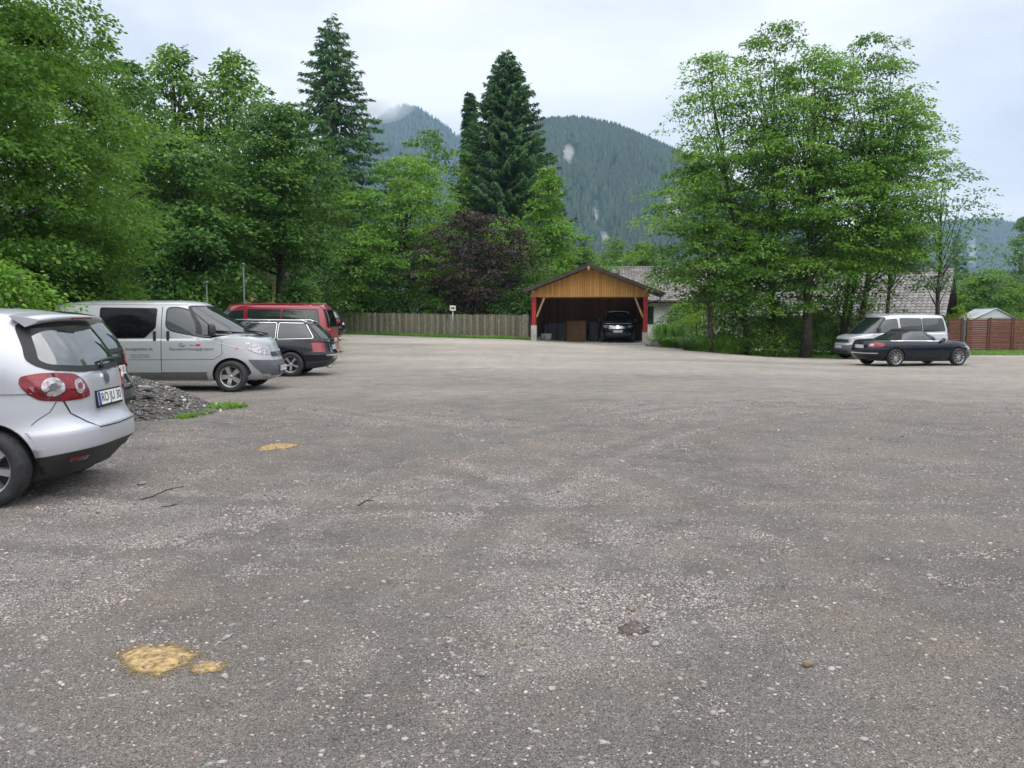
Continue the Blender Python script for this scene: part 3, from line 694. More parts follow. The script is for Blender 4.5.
# --- people vans: the red one on the left and the two-tone one on the right
def bus(label, heading, paint, lowcol, red):
    root = carroot('passenger_van', 0, 0, heading, label, 'van', 1.0)
    low = [(0, .86, .14, .10), (.12, .92, .04, .02), (.25, .95, 0, 0), (.42, .952, .0, .0), (.6, .945, .05, .01), (.8, .935, .10, .02), (1.0, .92, .16, .03)]
    ztop = [(-2.45, 1.12), (1.1, 1.12), (1.6, 1.06), (2.1, .96), (2.42, .84)]
    zbot = [(-2.45, .30), (-1.9, .24), (1.9, .24), (2.45, .24)]
    gr = dict(base=(-2.40, 1.95, .915), roof=(-2.22, .90, .74), zb=[(-2.45, 1.05), (1.2, 1.05), (2.0, .99)], zr=[(-2.3, 1.80), (-1.5, 1.85), (.3, 1.85), (.9, 1.79)],
              lnf=3.4, lnr=8, nr=8, rnr=8, nf=3.0, rnf=4, bulge=.045, btf=.08, btr=.02, rtr=.03)
    lm = (lambda i, c: 'greyplastic' if (i < 4 and c[0] > 1.7) or (i < 3 and c[0] < -1.9) or i < 1 else paint)
    c = Car(root, paint, low, ztop, zbot, gr, 2.43, -2.43, (-1.5, 1.5), .33, .05, .05, lowmat=(lambda i, c: paint) if red else lm, track=.93, roofcrown=.06, taper=(.08, .015))
    for s in 'LR':
        q = 1 if s == 'L' else -1
        c.window(s, [(-2.12, 1.20), (-.98, 1.18), (-.98, 1.73), (-2.05, 1.73)], 'rear_side_window', 'glass', 'seal', .02, rad=.06)
        c.window(s, [(-.92, 1.18), (.10, 1.17), (.10, 1.74), (-.92, 1.73)], 'side_window', 'glass', 'seal', .02, rad=.06)
        c.window(s, [(.22, 1.16), (1.28, 1.12), (1.24, 1.24), (.78, 1.67), (.22, 1.72)], 'door_window', 'glass', 'seal', .02, rad=.07)
        for x in (-.95, .16): c.gap(s, [(x, .40), (x, 1.80)], .010)
        c.gap(s, [(1.22, .42), (1.36, 1.06)], .008)
        c.lamp(s, 130, [(-2.32, .93, 1.18), (-2.42, .82, 1.18), (-2.42, .80, .82), (-2.34, .93, .82)], 'tail_light', 'redlens')
        c.lamp(s, 42, [(2.38, .56, .90), (2.20, .80, .95), (2.02, .90, .95), (2.12, .88, .80), (2.40, .58, .74)], 'headlight', 'clearlens')
        c.handle(s, .30, 1.02, 'seal'); c.handle(s, .02, 1.02, 'seal')
        if not red: c.part(s, [(-1.04, .42), (1.04, .42), (1.04, .27), (-1.04, .27)], 'sill_trim', 'greyplastic', .006, .01, .06)
    c.part('F', [(-.55, .86), (.55, .86), (.50, .72), (-.50, .72)], 'grille', 'plastic', .012, .03)
    o = c.disc('F', 0, .80, .075, .075, 'chrome', 'badge', .02); e = MB()
    for ln in ([(-.035, .85), (0, .81), (.035, .85)], [(-.052, .82), (-.024, .755), (0, .795), (.024, .755), (.052, .82)]): c.ribbon('F', ln, .012, M['ink'], .024, e)
    e.build('badge_letters', o)
    c.part('F', [(-.5, .42), (.5, .42), (.45, .30), (-.45, .30)], 'air_intake', 'plastic', .012, .03)
    c.window('F', [(-.80, 1.14), (-.4, 1.09), (.4, 1.09), (.80, 1.14), (.64, 1.76), (-.64, 1.76)], 'windscreen', 'glass', 'seal', .03)
    c.window('B', [(-.70, 1.18), (.70, 1.18), (.60, 1.74), (-.60, 1.74)], 'rear_window', 'glass_dark', 'seal', .03)
    c.plate('F', 0, .55, 'RO KT 58'); c.plate('B', 0, .78, 'RO LA 67')
    c.mirror(1.25, .92, 1.25, 'plastic', (.12, .18, .2))
    if red:
        r = MB(); r.box(-2.30, -1.85, .60, .66, 1.905, 1.93, M['galv'], None, .008); r.box(-1.8, .5, .70, .735, 1.87, 1.895, M['red_paint'], None, .008); r.build('roof_rail', root)
        c.gap('B', [(-.80, .60), (.80, .60)]); c.part('B', [(-.9, .52), (.9, .52), (.86, .32), (-.86, .32)], 'rear_bumper', 'red_paint', .03, .05)
    c.finish_body(); c.wheels('five', .21)
    return root
rb = bus('red passenger van seen over the roof of the black estate car', 180, 'red_paint', None, True); place(rb, (-2.4, .95), px(328, 25.6), 25.6); rb.scale = (1.0,) * 3
tb = bus('pale silver passenger van with dark lower bumpers, parked behind the dark convertible', 193, 'whitesilver', None, False); tb.scale = (1.045,) * 3; place(tb, (0, 0), px(888, 37.2), 37.2)

# --- dark convertible with the soft top up
def cabrio():
    root = carroot('convertible_car', 0, 0, 13, 'dark convertible with its black cloth top up, in front of the pale van', 'car', .96)
    low = [(0, .76, .18, .22), (.12, .84, .08, .08), (.26, .875, .02, .02), (.5, .882, 0, 0), (.65, .876, .03, .03), (.82, .86, .08, .06), (1.0, .80, .18, .12)]
    ztop = [(-2.25, .90), (-1.9, .94), (-1.0, .93), (.3, .92), (.8, .92), (1.6, .86), (2.1, .76), (2.28, .66)]
    zbot = [(-2.2, .26), (-1.8, .2), (1.8, .17), (2.3, .2)]
    gr = dict(base=(-1.62, 1.08, .76), roof=(-.72, .12, .555), zb=[(-1.7, .88), (-1.0, .86), (.5, .85), (1.1, .84)], zr=[(-.8, 1.25), (-.5, 1.31), (-.1, 1.32), (.15, 1.29)],
              lnf=3.2, lnr=4.2, nr=4, rnr=3.5, nf=3.2, bulge=.045, mat='softtop')
    c = Car(root, 'darkblue', low, ztop, zbot, gr, 2.28, -2.28, (-1.32, 1.33), .322, .04, .04, track=.875, roofcrown=.03)
    for s in 'LR':
        q = 1 if s == 'L' else -1
        c.window(s, [(-1.02, .945), (.72, .925), (.30, 1.20), (.0, 1.275), (-.55, 1.265), (-.85, 1.16)], 'side_window', 'glass', 'seal', .02, rad=.06)
        c.ribbon(s, [(-1.5, .925), (-.9, .922), (.80, .905)], .018, M['chrome'], .012)
        c.ribbon(s, [(.90, .90), (.45, 1.17), (.15, 1.285)], .035, M['chrome'], .01)
        c.gap(s, [(-.72, .90), (-.76, .60), (-.70, .30), (.55, .27), (.62, .60), (.60, .89)], .008)
        c.ribbon(s, [(-1.9, .52), (1.9, .50)], .012, M['darkblue'], .012)
        c.handle(s, -.55, .74, 'darkblue')
        tl = c.lamp(s, 140, [(-1.84, .86, .82), (-2.02, .82, .86), (-2.16, .66, .86), (-2.20, .46, .84), (-2.22, .44, .70), (-2.12, .72, .68), (-1.92, .85, .72)], 'tail_light', 'redlens')
        c.ldisc(s, 150, -2.17, .58, .77, .08, .045, 'clearlens', 'reverse_lens', .018, tl)
        c.lamp(s, 40, [(2.15, .52, .64), (1.95, .74, .71), (1.8, .80, .72), (1.95, .78, .62), (2.16, .54, .55)], 'headlight', 'clearlens')
        c.ribbon(s, [(-1.32 + .375 * math.cos(t), .33 + .375 * math.sin(t)) for t in np.linspace(.05, math.pi - .05, 22)], .02, M['darkblue'], .01)
    c.window('B', [(-.42, .96), (.42, .96), (.36, 1.18), (-.36, 1.18)], 'rear_window', 'glass')
    c.window('F', [(-.62, .93), (.62, .93), (.48, 1.26), (-.48, 1.26)], 'windscreen', 'glass')
    c.gap('B', [(-.6, .88), (-.56, .60), (.56, .60), (.6, .88)])
    c.part('B', [(-.7, .50), (.7, .50), (.7, .465), (-.7, .465)], 'bumper_strip', 'chrome', .012, .01)
    c.plate('B', 0, .72, 'RO AC 71'); c.mirror(.62, .80, .96, 'darkblue', (.08, .17, .12))
    c.part('F', [(-.4, .60), (.4, .60), (.32, .36), (-.32, .36)], 'grille', 'plastic', .01, .03)
    c.finish_body(); c.wheels('ten', .225)
    return root
cb = cabrio(); place(cb, (-1.32, -.875), px(897, 28.6), 28.6)

# --- dark sport utility car under the carport, nose to us
def suv():
    root = carroot('parked_car', 0, 0, SUVH, 'black off-road car with bright grille bars, parked under the carport', 'car', 1.04)
    low = [(0, .80, .16, .16), (.14, .90, .05, .05), (.3, .94, 0, 0), (.5, .94, 0, 0), (.7, .935, .03, .03), (.9, .92, .07, .05), (1.0, .88, .12, .08)]
    ztop = [(-2.3, 1.10), (.8, 1.10), (1.5, 1.06), (2.1, .99), (2.35, .92)]
    zbot = [(-2.3, .36), (2.35, .30)]
    gr = dict(base=(-2.2, 1.2, .86), roof=(-1.9, .25, .64), zb=[(-2.3, 1.04), (1.2, 1.02)], zr=[(-2, 1.58), (-1, 1.66), (0, 1.65), (.3, 1.60)], lnf=4, lnr=6, nf=3.6, nr=6, rnr=6, bulge=.04)
    c = Car(root, 'black_paint', low, ztop, zbot, gr, 2.36, -2.36, (-1.42, 1.42), .36, .05, .05, track=.92)
    for q in (1, -1):
        c.part(25 * q, [(q * -a, b) for a, b in [(.0, .93), (.28, .96), (.30, .84), (.02, .80)]] if False else [(q * a, b) for a, b in [(-.44, .93), (-.08, .97), (-.06, .83), (-.42, .80)]], 'headlight', 'clearlens', .012, .03)
        c.window('L' if q > 0 else 'R', [(-1.9, 1.16), (.75, 1.12), (.25, 1.56), (-1.75, 1.56)], 'side_window', 'glass', 'seal')
        r = MB(); r.tube([(.1, .60 * q, 1.66), (-.1, .62 * q, 1.72), (-1.7, .62 * q, 1.70), (-1.85, .60 * q, 1.62)], .018, M['chrome'], 6); r.build('roof_rail', root)
    g = c.part('F', [(-.50, .93), (.50, .93), (.44, .76), (-.44, .76)], 'grille', 'plastic', .01, .03)
    e = MB()
    for z in (.91, .865, .82, .775): c.ribbon('F', [(-.47, z), (.47, z)], .016, M['chrome'], .02, e)
    e.build('grille_bars', g)
    o = c.disc('F', 0, .845, .085, .085, 'chrome', 'badge', .03)
    c.window('F', [(-.72, 1.14), (.72, 1.14), (.56, 1.60), (-.56, 1.60)], 'windscreen', 'glass', 'seal', .04, trim=.02)
    c.part('F', [(-.7, .56), (.7, .56), (.62, .36), (-.62, .36)], 'air_intake', 'plastic', .012, .05)
    c.plate('F', 0, .62, 'RO TS 24'); c.mirror(.78, .90, 1.20, 'black_paint', (.1, .2, .17))
    c.finish_body(); c.wheels('five', .24)
    return root
# ------------------------------------------------------------------ vegetation
def nrm(a): return a / np.maximum(np.linalg.norm(a, axis=1, keepdims=True), 1e-9)
def leaf_quads(P, D, N_, ln, wd, fold=0.0):
    D = nrm(D); S = nrm(np.cross(D, N_)); U = np.cross(S, D)
    ln = np.asarray(ln).reshape(-1, 1); wd = np.asarray(wd).reshape(-1, 1)
    V = np.stack([P, P + D * ln * .45 + S * wd, P + D * ln - U * ln * .12, P + D * ln * .45 - S * wd], 1).reshape(-1, 3)
    Fq = np.arange(len(V)).reshape(-1, 4); return V, Fq
def crown_points(h0, h1, rad, ncl, shape, r):
    """clump centres inside an uneven crown envelope; returns centres and outwardness"""
    t = r.random(ncl) ** .85
    if shape == 'round': pr = np.sin(np.pi * np.clip(t * .86 + .12, 0, 1)) ** .55
    elif shape == 'tall': pr = np.sin(np.pi * np.clip(t * .90 + .10, 0, 1)) ** .75 * (1 - .25 * t)
    elif shape == 'cone': pr = (1 - t) ** .7 + .06
    elif shape == 'column': pr = np.clip(1.05 - t, 0, 1) ** .35
    elif shape == 'skirt': pr = (1 - t ** 2.2) ** .6
    else: pr = np.sqrt(np.maximum(0, 1 - (t * 2 - 1) ** 2)) * .9 + .1
    a = r.random(ncl) * 2 * np.pi
    ph = r.random(6) * 6.28
    lob = 1 + .16 * np.sin(3 * a + ph[0] + 4 * t) + .12 * np.sin(5 * a + ph[1] - 7 * t) + .10 * np.sin(2 * a + ph[2] + 11 * t)
    q = r.random(ncl) ** .42
    rr = rad * pr * lob * q
    return np.stack([rr * np.cos(a), rr * np.sin(a), h0 + (h1 - h0) * t], 1), q, a
def broad(name, label, cat, x, y, height, rad, h0=1.0, ncl=260, lpc=120, leaf=.13, m='leaf_mid', shape='round', trunk=.18, bark='bark', group=None,
          flat=.30, csz=None, lean=(0, 0), seed=1, stems=1, limbs=26, sparse=1.0, gz0=None, squash=(1, 1), droop=.25):
    r = np.random.default_rng(seed); z = gzf(x, y) if gz0 is None else gz0
    root = empty(name, (x, y, z - .02), 0, label, cat, group)
    C, q, a = crown_points(h0, height - .3, rad, ncl, shape, r)
    tt = (C[:, 2] / height) ** 1.2
    C[:, 0] = C[:, 0] * squash[0] + lean[0] * tt; C[:, 1] = C[:, 1] * squash[1] + lean[1] * tt
    cs = csz or rad * .24
    sz = cs * (.42 + 1.15 * r.random(ncl) ** 1.5) * np.clip(1.75 - 1.25 * C[:, 2] / height, .42, 1)
    n = np.maximum(12, (lpc * (sz / cs) ** 1.6 * (.75 + .5 * r.random(ncl)))).astype(int)
    idx = np.repeat(np.arange(ncl), n); tot = len(idx)
    # sprays: leaves lie on a tilted, drooping dish around each clump centre
    ang = r.random(tot) * 2 * np.pi; rr = np.sqrt(r.random(tot)) * sz[idx]
    od = np.stack([np.cos(a), np.sin(a), np.zeros(ncl)], 1)
    el = 1 + .5 * r.random(ncl)
    lx = np.cos(ang) * rr * el[idx]; ly = np.sin(ang) * rr
    side = np.stack([-np.sin(a), np.cos(a), np.zeros(ncl)], 1)
    P = C[idx] + od[idx] * lx[:, None] + side[idx] * ly[:, None]
    P[:, 2] += r.normal(0, flat * .5, tot) * sz[idx] - droop * (rr / sz[idx]) ** 2 * sz[idx] * (1 + .8 * (lx > 0)) + .10 * sz[idx]
    # stray twigs reaching past the clump
    st = r.random(tot) < .05; P[st] += r.normal(0, .28, (st.sum(), 3)) * sz[idx][st][:, None]
    P[:, 2] = np.maximum(P[:, 2], .04)
    up = np.zeros((tot, 3)); up[:, 2] = 1; Nn = nrm(up + r.normal(0, .42, (tot, 3)) + od[idx] * .25)
    D = od[idx] * (np.cos(ang)[:, None] * .8 + .5) + side[idx] * np.sin(ang)[:, None] * .8 + r.normal(0, .45, (tot, 3)); D[:, 2] -= .30
    ln = leaf * (.6 + .75 * r.random(tot)); V, Fq = leaf_quads(P, D, Nn, ln, ln * .34)
    cr = link('crown', mesh_np('crown', V, Fq, [M[m]]), root)
    if trunk > 0:
        mb = MB(); tops = []
        for s_ in range(stems):
            an = r.random() * 6.28; off = Vector((math.cos(an), math.sin(an), 0)) * (0 if stems == 1 else trunk * 1.6)
            spread = Vector((math.cos(an), math.sin(an), 0)) * (0 if stems == 1 else rad * .45)
            pts = []; K = 9; ht = height * (.90 if stems == 1 else .8 + .1 * r.random())
            for k in range(K):
                u = k / (K - 1); pts.append(off + spread * u ** 1.3 + Vector((lean[0] * u ** 1.2 + r.normal(0, .05) * rad * .25 * (u > 0), lean[1] * u ** 1.2 + r.normal(0, .05) * rad * .25 * (u > 0), ht * u)))
            tr = trunk / math.sqrt(stems) * 1.1
            mb.tube(pts, [tr * ((1 - k / (K - 1)) ** .8 * .92 + .06) * (1.25 if k == 0 else 1) for k in range(K)], M[bark], 10); tops.append(pts)
        sel = r.choice(ncl, min(limbs, ncl), replace=False)
        for i in sel:
            c = Vector(C[i]); pts = tops[int(r.integers(stems))]
            zt = max(min(c.z * (.55 + .2 * r.random()), height * .85), h0 * .7)
            k = min(len(pts) - 2, max(0, int(zt / pts[-1].z * (len(pts) - 1)))); f = (zt - pts[k].z) / max(.01, pts[k + 1].z - pts[k].z); b = pts[k].lerp(pts[k + 1], min(1, max(0, f)))
            mid = b.lerp(c, .5) + Vector((0, 0, -.04 * (c - b).length)) + Vector(r.normal(0, .06, 3)) * (c - b).length * .6
            rr_ = max(.018, trunk * .32 * (1 - zt / height * .6)); mb.tube([b, b.lerp(mid, .6), mid, mid.lerp(c, .6), c], [rr_, rr_ * .8, rr_ * .6, rr_ * .4, rr_ * .18], M[bark], 6)
        mb.build('trunk', root)
    return root
def conifer(name, label, x, y, height, rad, seed=1, h0=.6, whorl=.42, per=8, m='needle', droop=.30, dens=1.0, cat='spruce tree', spray=.32, up=0.0, power=.9):
    r = np.random.default_rng(seed); root = empty(name, (x, y, gzf(x, y) - .02), 0, label, cat)
    zs = []; az = []; L = []
    z = h0
    while z < height - .25:
        t = (z - h0) / (height - h0); base = rad * ((1 - t) ** power) * (.5 + .5 * min(1, (t + .03) / .12)) + .06
        a0 = r.random() * 6.28
        for k in range(per):
            zs.append(z + r.normal(0, whorl * .28)); az.append(a0 + k * 2 * np.pi / per + r.normal(0, .22)); L.append(base * (.70 + .45 * r.random()))
        z += whorl * (1 - .35 * t)
    zs = np.array(zs); az = np.array(az); L = np.array(L); nb = len(zs)
    ns = np.maximum(8, (L * 26 * dens)).astype(int); idx = np.repeat(np.arange(nb), ns); tot = len(idx)
    u = r.random(tot) ** .7; Lb = L[idx]
    od = np.stack([np.cos(az), np.sin(az), np.zeros(nb)], 1)[idx]; sd = np.stack([-np.sin(az), np.cos(az), np.zeros(nb)], 1)[idx]
    lat = (r.random(tot) * 2 - 1) * np.minimum(.5, .26 * Lb) * (1.08 - u)
    P = od * (u * Lb)[:, None] + sd * lat[:, None]
    dz = -droop * Lb * u + (droop * .55 + up) * Lb * u ** 2.4
    P[:, 2] = zs[idx] + dz - np.abs(lat) * .35 - r.random(tot) * .10 * np.minimum(Lb, 1.5)
    P[:, 2] = np.clip(P[:, 2], .05, None)
    D = od * .8 + sd * np.sign(lat)[:, None] * .55 + r.normal(0, .25, (tot, 3)); D[:, 2] -= .30 + .5 * r.random(tot)
    Nn = np.zeros((tot, 3)); Nn[:, 2] = 1; Nn = nrm(Nn + r.normal(0, .5, (tot, 3)))
    ln = spray * (.55 + .8 * r.random(tot)) * (.55 + .45 * np.minimum(1, Lb / 1.5)); V, Fq = leaf_quads(P, D, Nn, ln, ln * .17)
    link('crown', mesh_np('crown', V, Fq, [M[m]]), root)
    mb = MB(); mb.tube([(0, 0, 0), (0.02, 0, height * .5), (0, 0, height)], [.012 * height + .05, .007 * height + .02, .012], M['barkpale'], 10); 
    tk = mb.build('trunk', root)
    return root
def shrub(label, x, y, h, rad, m='leaf_mid', seed=1, ncl=70, lpc=80, leaf=.09, name='shrub', cat='shrub', group=None, shape='skirt', squash=(1, 1), **k):
    return broad(name, label, cat, x, y, h, rad, .15, ncl, lpc, leaf, m, shape, .04, 'bark', group, .5, rad * .33, seed=seed, stems=3, limbs=10, squash=squash, **k)
def T(p, q, Y):   # X and height for an image column/row at a depth
    x = px(p, Y); return x, Y, pz(q, Y) - gzf(x, Y)

def veg():
    # left: the wood behind the parked vans
    x, y, h = T(-60, -150, 18); broad('ash_tree', 'tallest leafy tree at the left edge, its top running out of the picture', 'tree', x, y, h, 4.1, 1.2, 560, 260, .10, 'leaf_mid', 'tall', .24, seed=3, csz=.75, flat=.2)
    x, y, h = T(42, 6, 22); broad('ash_tree', 'tall leafy tree behind the front end of the silver hatchback, second from the left', 'tree', x, y, h, 3.0, 1.0, 460, 220, .105, 'leaf_mid', 'tall', .22, seed=4, csz=.65, flat=.2)
    x, y, h = T(112, 30, 33); broad('ash_tree', 'slim leafy tree top showing behind the big left trees', 'tree', x, y, h, 2.2, 3, 120, 80, .18, 'leaf_mid', 'tall', .18, seed=5)
    x, y, h = T(138, 62, 36); broad('ash_tree', 'thin-topped leafy tree between the left edge trees and the twin-topped tree', 'tree', x, y, h, 3.0, 2, 150, 100, .18, 'leaf_dark', 'tall', .2, seed=6)
    x, y, h = T(182, 50, 40); broad('maple_tree', 'left one of the two rounded treetops above the silver van', 'tree', x, y, h, 3.6, 2, 260, 110, .19, 'leaf_mid', 'tall', .25, seed=7)
    x, y, h = T(240, 56, 41); broad('maple_tree', 'right one of the two rounded treetops above the silver van', 'tree', x, y, h, 3.9, 2, 280, 110, .19, 'leaf_mid', 'tall', .25, seed=8)
    x, y, h = T(282, 105, 35); broad('maple_tree', 'broad dark green tree left of the tallest spruce, behind the red van', 'tree', x, y, h, 3.0, 3.4, 290, 140, .17, 'leaf_dark', 'round', .22, seed=9, squash=(.9, .9))
    x, y, h = T(184, 132, 31); broad('maple_tree', 'low layered maple with tiered dark branches right behind the silver van', 'tree', x, y, h, 2.7, 1.3, 290, 140, .16, 'leaf_dark', 'round', .17, seed=10, flat=.16, csz=.8)
    x, y, h = T(-2, 246, 13.2); shrub('leafy bush drooping over the rear of the silver van', x, y, h, 1.12, 'leaf_bright', 12, 90, 90, .085)
    x, y, h = T(-40, 205, 13.8); shrub('leafy bush at the left picture edge above the silver hatchback roof', x, y, h, 1.3, 'leaf_mid', 13, 90, 90, .085)
    for k, (p, q, Y, rd, mm, lb) in enumerate([(95, 262, 22.5, 1.6, 'leaf_mid', 'dark bush directly behind the middle of the silver van'), (160, 255, 28.5, 2.0, 'leaf_dark', 'dark bush behind the cab of the silver van'),
            (190, 262, 31, 1.5, 'leaf_dark', 'dark bush left of the pale street lamp'), (300, 266, 33, 1.0, 'leaf_dark', 'dark bush behind the roof of the red van'), (320, 240, 52, 2.2, 'leaf_dark', 'tall dark bush at the left end of the wooden fence')]):
        x, y, h = T(p, q, Y); shrub(lb, x, y, h, rd, mm, 20 + k, 90, 80, .14)
    # conifers
    x, y, h = T(337, 24, 60); conifer('spruce_tree', 'tallest spruce with open drooping branches, left of the bright green trees', x, y, h, 6.3, 3, 3.0, .58, 10, dens=1.7, spray=.30, power=.66, droop=.42)
    x, y, h = T(507, 56, 74); conifer('spruce_tree', 'dense pointed conifer with full skirts, behind the copper beech', x, y, h, 7.2, 4, 2.0, .45, 13, dens=2.1, spray=.36, power=.72, droop=.22, up=.15)
    x, y, h = T(471, 97, 77); conifer('cypress_tree', 'narrow columnar conifer touching the left side of the dense pointed one', x, y, h, 1.1, 5, 2, .4, 10, dens=3.0, spray=.55, power=.35, cat='conifer')
    x, y, h = T(953, 232, 75); conifer('spruce_tree', 'small distant spruce beyond the right-hand house roof', x, y, h, 1.9, 6, 1, .5, 8, spray=.5)
    # bright trees in the garden behind the fence
    x, y, h = T(350, 190, 56); broad('lime_tree', 'bright green rounded tree behind the left part of the wooden fence', 'tree', x, y, h, 3.3, 1.2, 250, 120, .18, 'leaf_bright', 'round', .17, seed=30)
    x, y, h = T(408, 156, 58); broad('lime_tree', 'bright green tree with the highest crown behind the wooden fence', 'tree', x, y, h, 3.7, 1.5, 280, 120, .19, 'leaf_bright', 'round', .2, seed=31)
    x, y, h = T(430, 132, 70); broad('maple_tree', 'green treetop peeping out between the columnar conifer and the bright green tree', 'tree', x, y, h, 3.9, 3, 160, 90, .25, 'leaf_mid', 'round', .2, seed=32)
    x, y, h = T(440, 236, 54); broad('hornbeam_tree', 'low yellow-green tree leaning into the copper beech', 'tree', x, y, h, 1.6, 1.0, 110, 80, .15, 'leaf_bright', 'round', .1, seed=33)
    x, y, h = T(472, 209, 55); broad('copper_beech', 'dark copper-leaved tree behind the wooden fence', 'tree', x, y, h, 3.9, .8, 330, 120, .16, 'leaf_copper', 'round', .2, seed=34, flat=.2, csz=.8)
    x, y, h = T(520, 224, 57); broad('copper_beech', 'smaller reddish tree between the copper beech and the carport', 'tree', x, y, h, 1.9, .6, 100, 70, .16, 'leaf_copper', 'round', .13, seed=35)
    x, y, h = T(548, 166, 62); broad('poplar_tree', 'slender bright green tree behind the left end of the carport', 'tree', x, y, h, 2.5, 1, 240, 100, .2, 'leaf_bright', 'cone', .15, seed=36, csz=.75)
    x, y, h = T(505, 215, 66); broad('poplar_tree', 'light green tree below the dense pointed conifer', 'tree', x, y, h, 3.2, 1, 160, 90, .22, 'leaf_bright', 'round', .15, seed=37)
    x, y, h = T(535, 235, 56); shrub('green bush beside the left eave of the carport', x, y, h, 2.0, 'leaf_mid', 38, 90, 80, .17)
    x, y, h = T(578, 232, 66); broad('maple_tree', 'green tree rising over the carport gable', 'tree', x, y, h, 2.6, 1, 120, 90, .22, 'leaf_mid', 'round', .15, seed=39)
    x, y, h = T(612, 236, 78); broad('maple_tree', 'round green tree behind the carport ridge', 'tree', x, y, h, 3.0, 1, 130, 90, .25, 'leaf_mid', 'round', .15, seed=40)
    x, y, h = T(645, 240, 82); broad('maple_tree', 'round green tree between the carport and the tall roadside maples', 'tree', x, y, h, 3.2, 1, 130, 90, .25, 'leaf_mid', 'round', .15, seed=41)
    for k, (p, q, Y, rd) in enumerate([(345, 285, 58, 1.8), (372, 290, 57, 1.8), (400, 288, 55, 1.8), (505, 290, 53, 1.8), (527, 280, 53, 1.6)]):
        x, y, h = T(p, q, Y); shrub('dark green hedge bush just behind the wooden fence', x, y, h, rd, 'leaf_dark', 45 + k, 70, 70, .17, group='hedge bushes behind the wooden fence')
    # right: the clump of roadside maples
    RT = [(748, 58, 33.5, 2.6, -1.7, 'leftmost of the tall roadside maples, leaning left over the grass bank', 'round', 60),
          (772, 30, 34.5, 2.5, -.2, 'highest roadside maple with a slim airy top', 'round', 61),
          (806, 50, 33.0, 2.7, .1, 'middle roadside maple with the thickest dark trunk', 'round', 62),
          (838, 38, 34.0, 2.6, .9, 'roadside maple leaning right, its top the second highest of the clump', 'round', 63),
          (856, 92, 33.4, 2.3, 1.5, 'rightmost roadside maple, leaning over the pale van', 'round', 64)]
    for p, q, Y, rd, ln, lb, sh, sd in RT:
        Y += 6.3; rd *= 1.18; ln *= 1.18; x, y, h = T(p, q, Y); broad('maple_tree', lb, 'tree', x, y, h, rd, 2.2 if sd != 64 else 4.0, 300, 135, .135, 'leaf_mid' if sd % 2 else 'leaf_bright', sh, .22 if sd == 62 else .15, seed=sd, lean=(ln, 0), csz=.78, flat=.18, limbs=34, stems=2 if sd in (63,) else 1, group=None)
    x, y, h = T(712, 150, 38.6); broad('maple_tree', 'low side tree spreading left toward the carport', 'tree', x, y, h, 2.8, 2.0, 170, 100, .165, 'leaf_mid', 'round', .1, seed=66, lean=(-.7, 0), csz=.7, flat=.18)
    x, y, h = T(884, 208, 41.6); broad('maple_tree', 'low leafy tree over the roof of the right-hand house', 'tree', x, y, h, 1.9, 4.4, 110, 90, .15, 'leaf_mid', 'round', .12, seed=67, csz=.7, flat=.18, lean=(.3, 0))
    x, y, h = T(936, 160, 41); broad('ash_tree', 'airy thin-leaved tree between the maples and the distant cliff', 'tree', x, y, h, 2.5, 3.4, 150, 44, .16, 'leaf_pale', 'round', .12, seed=68, csz=.7, flat=.2)
    for k, (p, q, Y, rd, mm, lb) in enumerate([(735, 292, 39.8, 1.7, 'leaf_mid', 'green bush under the leftmost roadside maple'), (775, 298, 40.6, 1.7, 'leaf_mid', 'green bush between the trunks of the maple clump'),
            (815, 305, 41.5, 1.5, 'leaf_bright', 'light green bush behind the thick maple trunk'), (706, 284, 45.5, 1.5, 'leaf_lime', 'yellow-green bush in front of the white house wall'), (682, 298, 50, 1.3, 'leaf_bright', 'green bush against the white house wall right of the carport'), (842, 312, 42, 1.3, 'leaf_mid', 'green bush behind the nose of the pale van')]):
        x, y, h = T(p, q, Y); shrub(lb, x, y, h, rd, mm, 70 + k, 80, 80, .12)
    # far right
    x, y, h = T(988, 264, 54); broad('hazel_tree', 'round full green tree behind the brown fence', 'tree', x, y, h, 2.3, .6, 160, 110, .16, 'leaf_mid', 'round', .14, seed=80)
    x, y, h = T(1016, 214, 62); broad('birch_tree', 'pale hazy birch at the right picture edge', 'tree', x, y, h, 2.0, 1.2, 150, 70, .2, 'leaf_pale', 'tall', .12, 'barkpale', seed=81, droop=.6)
    x, y, h = T(958, 300, 49); shrub('yellow-green bush left of the white greenhouse', x, y, h, .75, 'leaf_lime', 82, 40, 60, .12)
    x, y, h = T(940, 306, 52); shrub('small mid green bush beside the eave of the right-hand house', x, y, h, .9, 'leaf_mid', 83, 40, 60, .12)
    for k, p in enumerate([1004, 1024, 1044]):
        x, y, h = T(p, 314 - k, 48.6); shrub('yellow-green hedge bush just over the brown fence', x, y, h, .9, 'leaf_lime', 84 + k, 46, 60, .11, group='yellow-green hedge bushes')
    for k, (p, q, Y) in enumerate([(925, 285, 90), (965, 275, 95), (1005, 285, 88), (1040, 262, 84), (900, 270, 92), (680, 262, 90), (720, 262, 92)]):
        x, y, h = T(p, q, Y); broad('garden_tree', ['distant green tree left of the small spruce', 'distant green tree right of the small spruce', 'distant green tree behind the round hazel', 'distant green tree at the far right edge', 'distant green tree behind the right-hand roof', 'distant green tree behind the long tiled roof, left', 'distant green tree behind the long tiled roof, right'][k],
              'tree', x, y, h, 3.4, 1, 110, 70, .3, 'leaf_mid', 'round', .15, seed=90 + k)
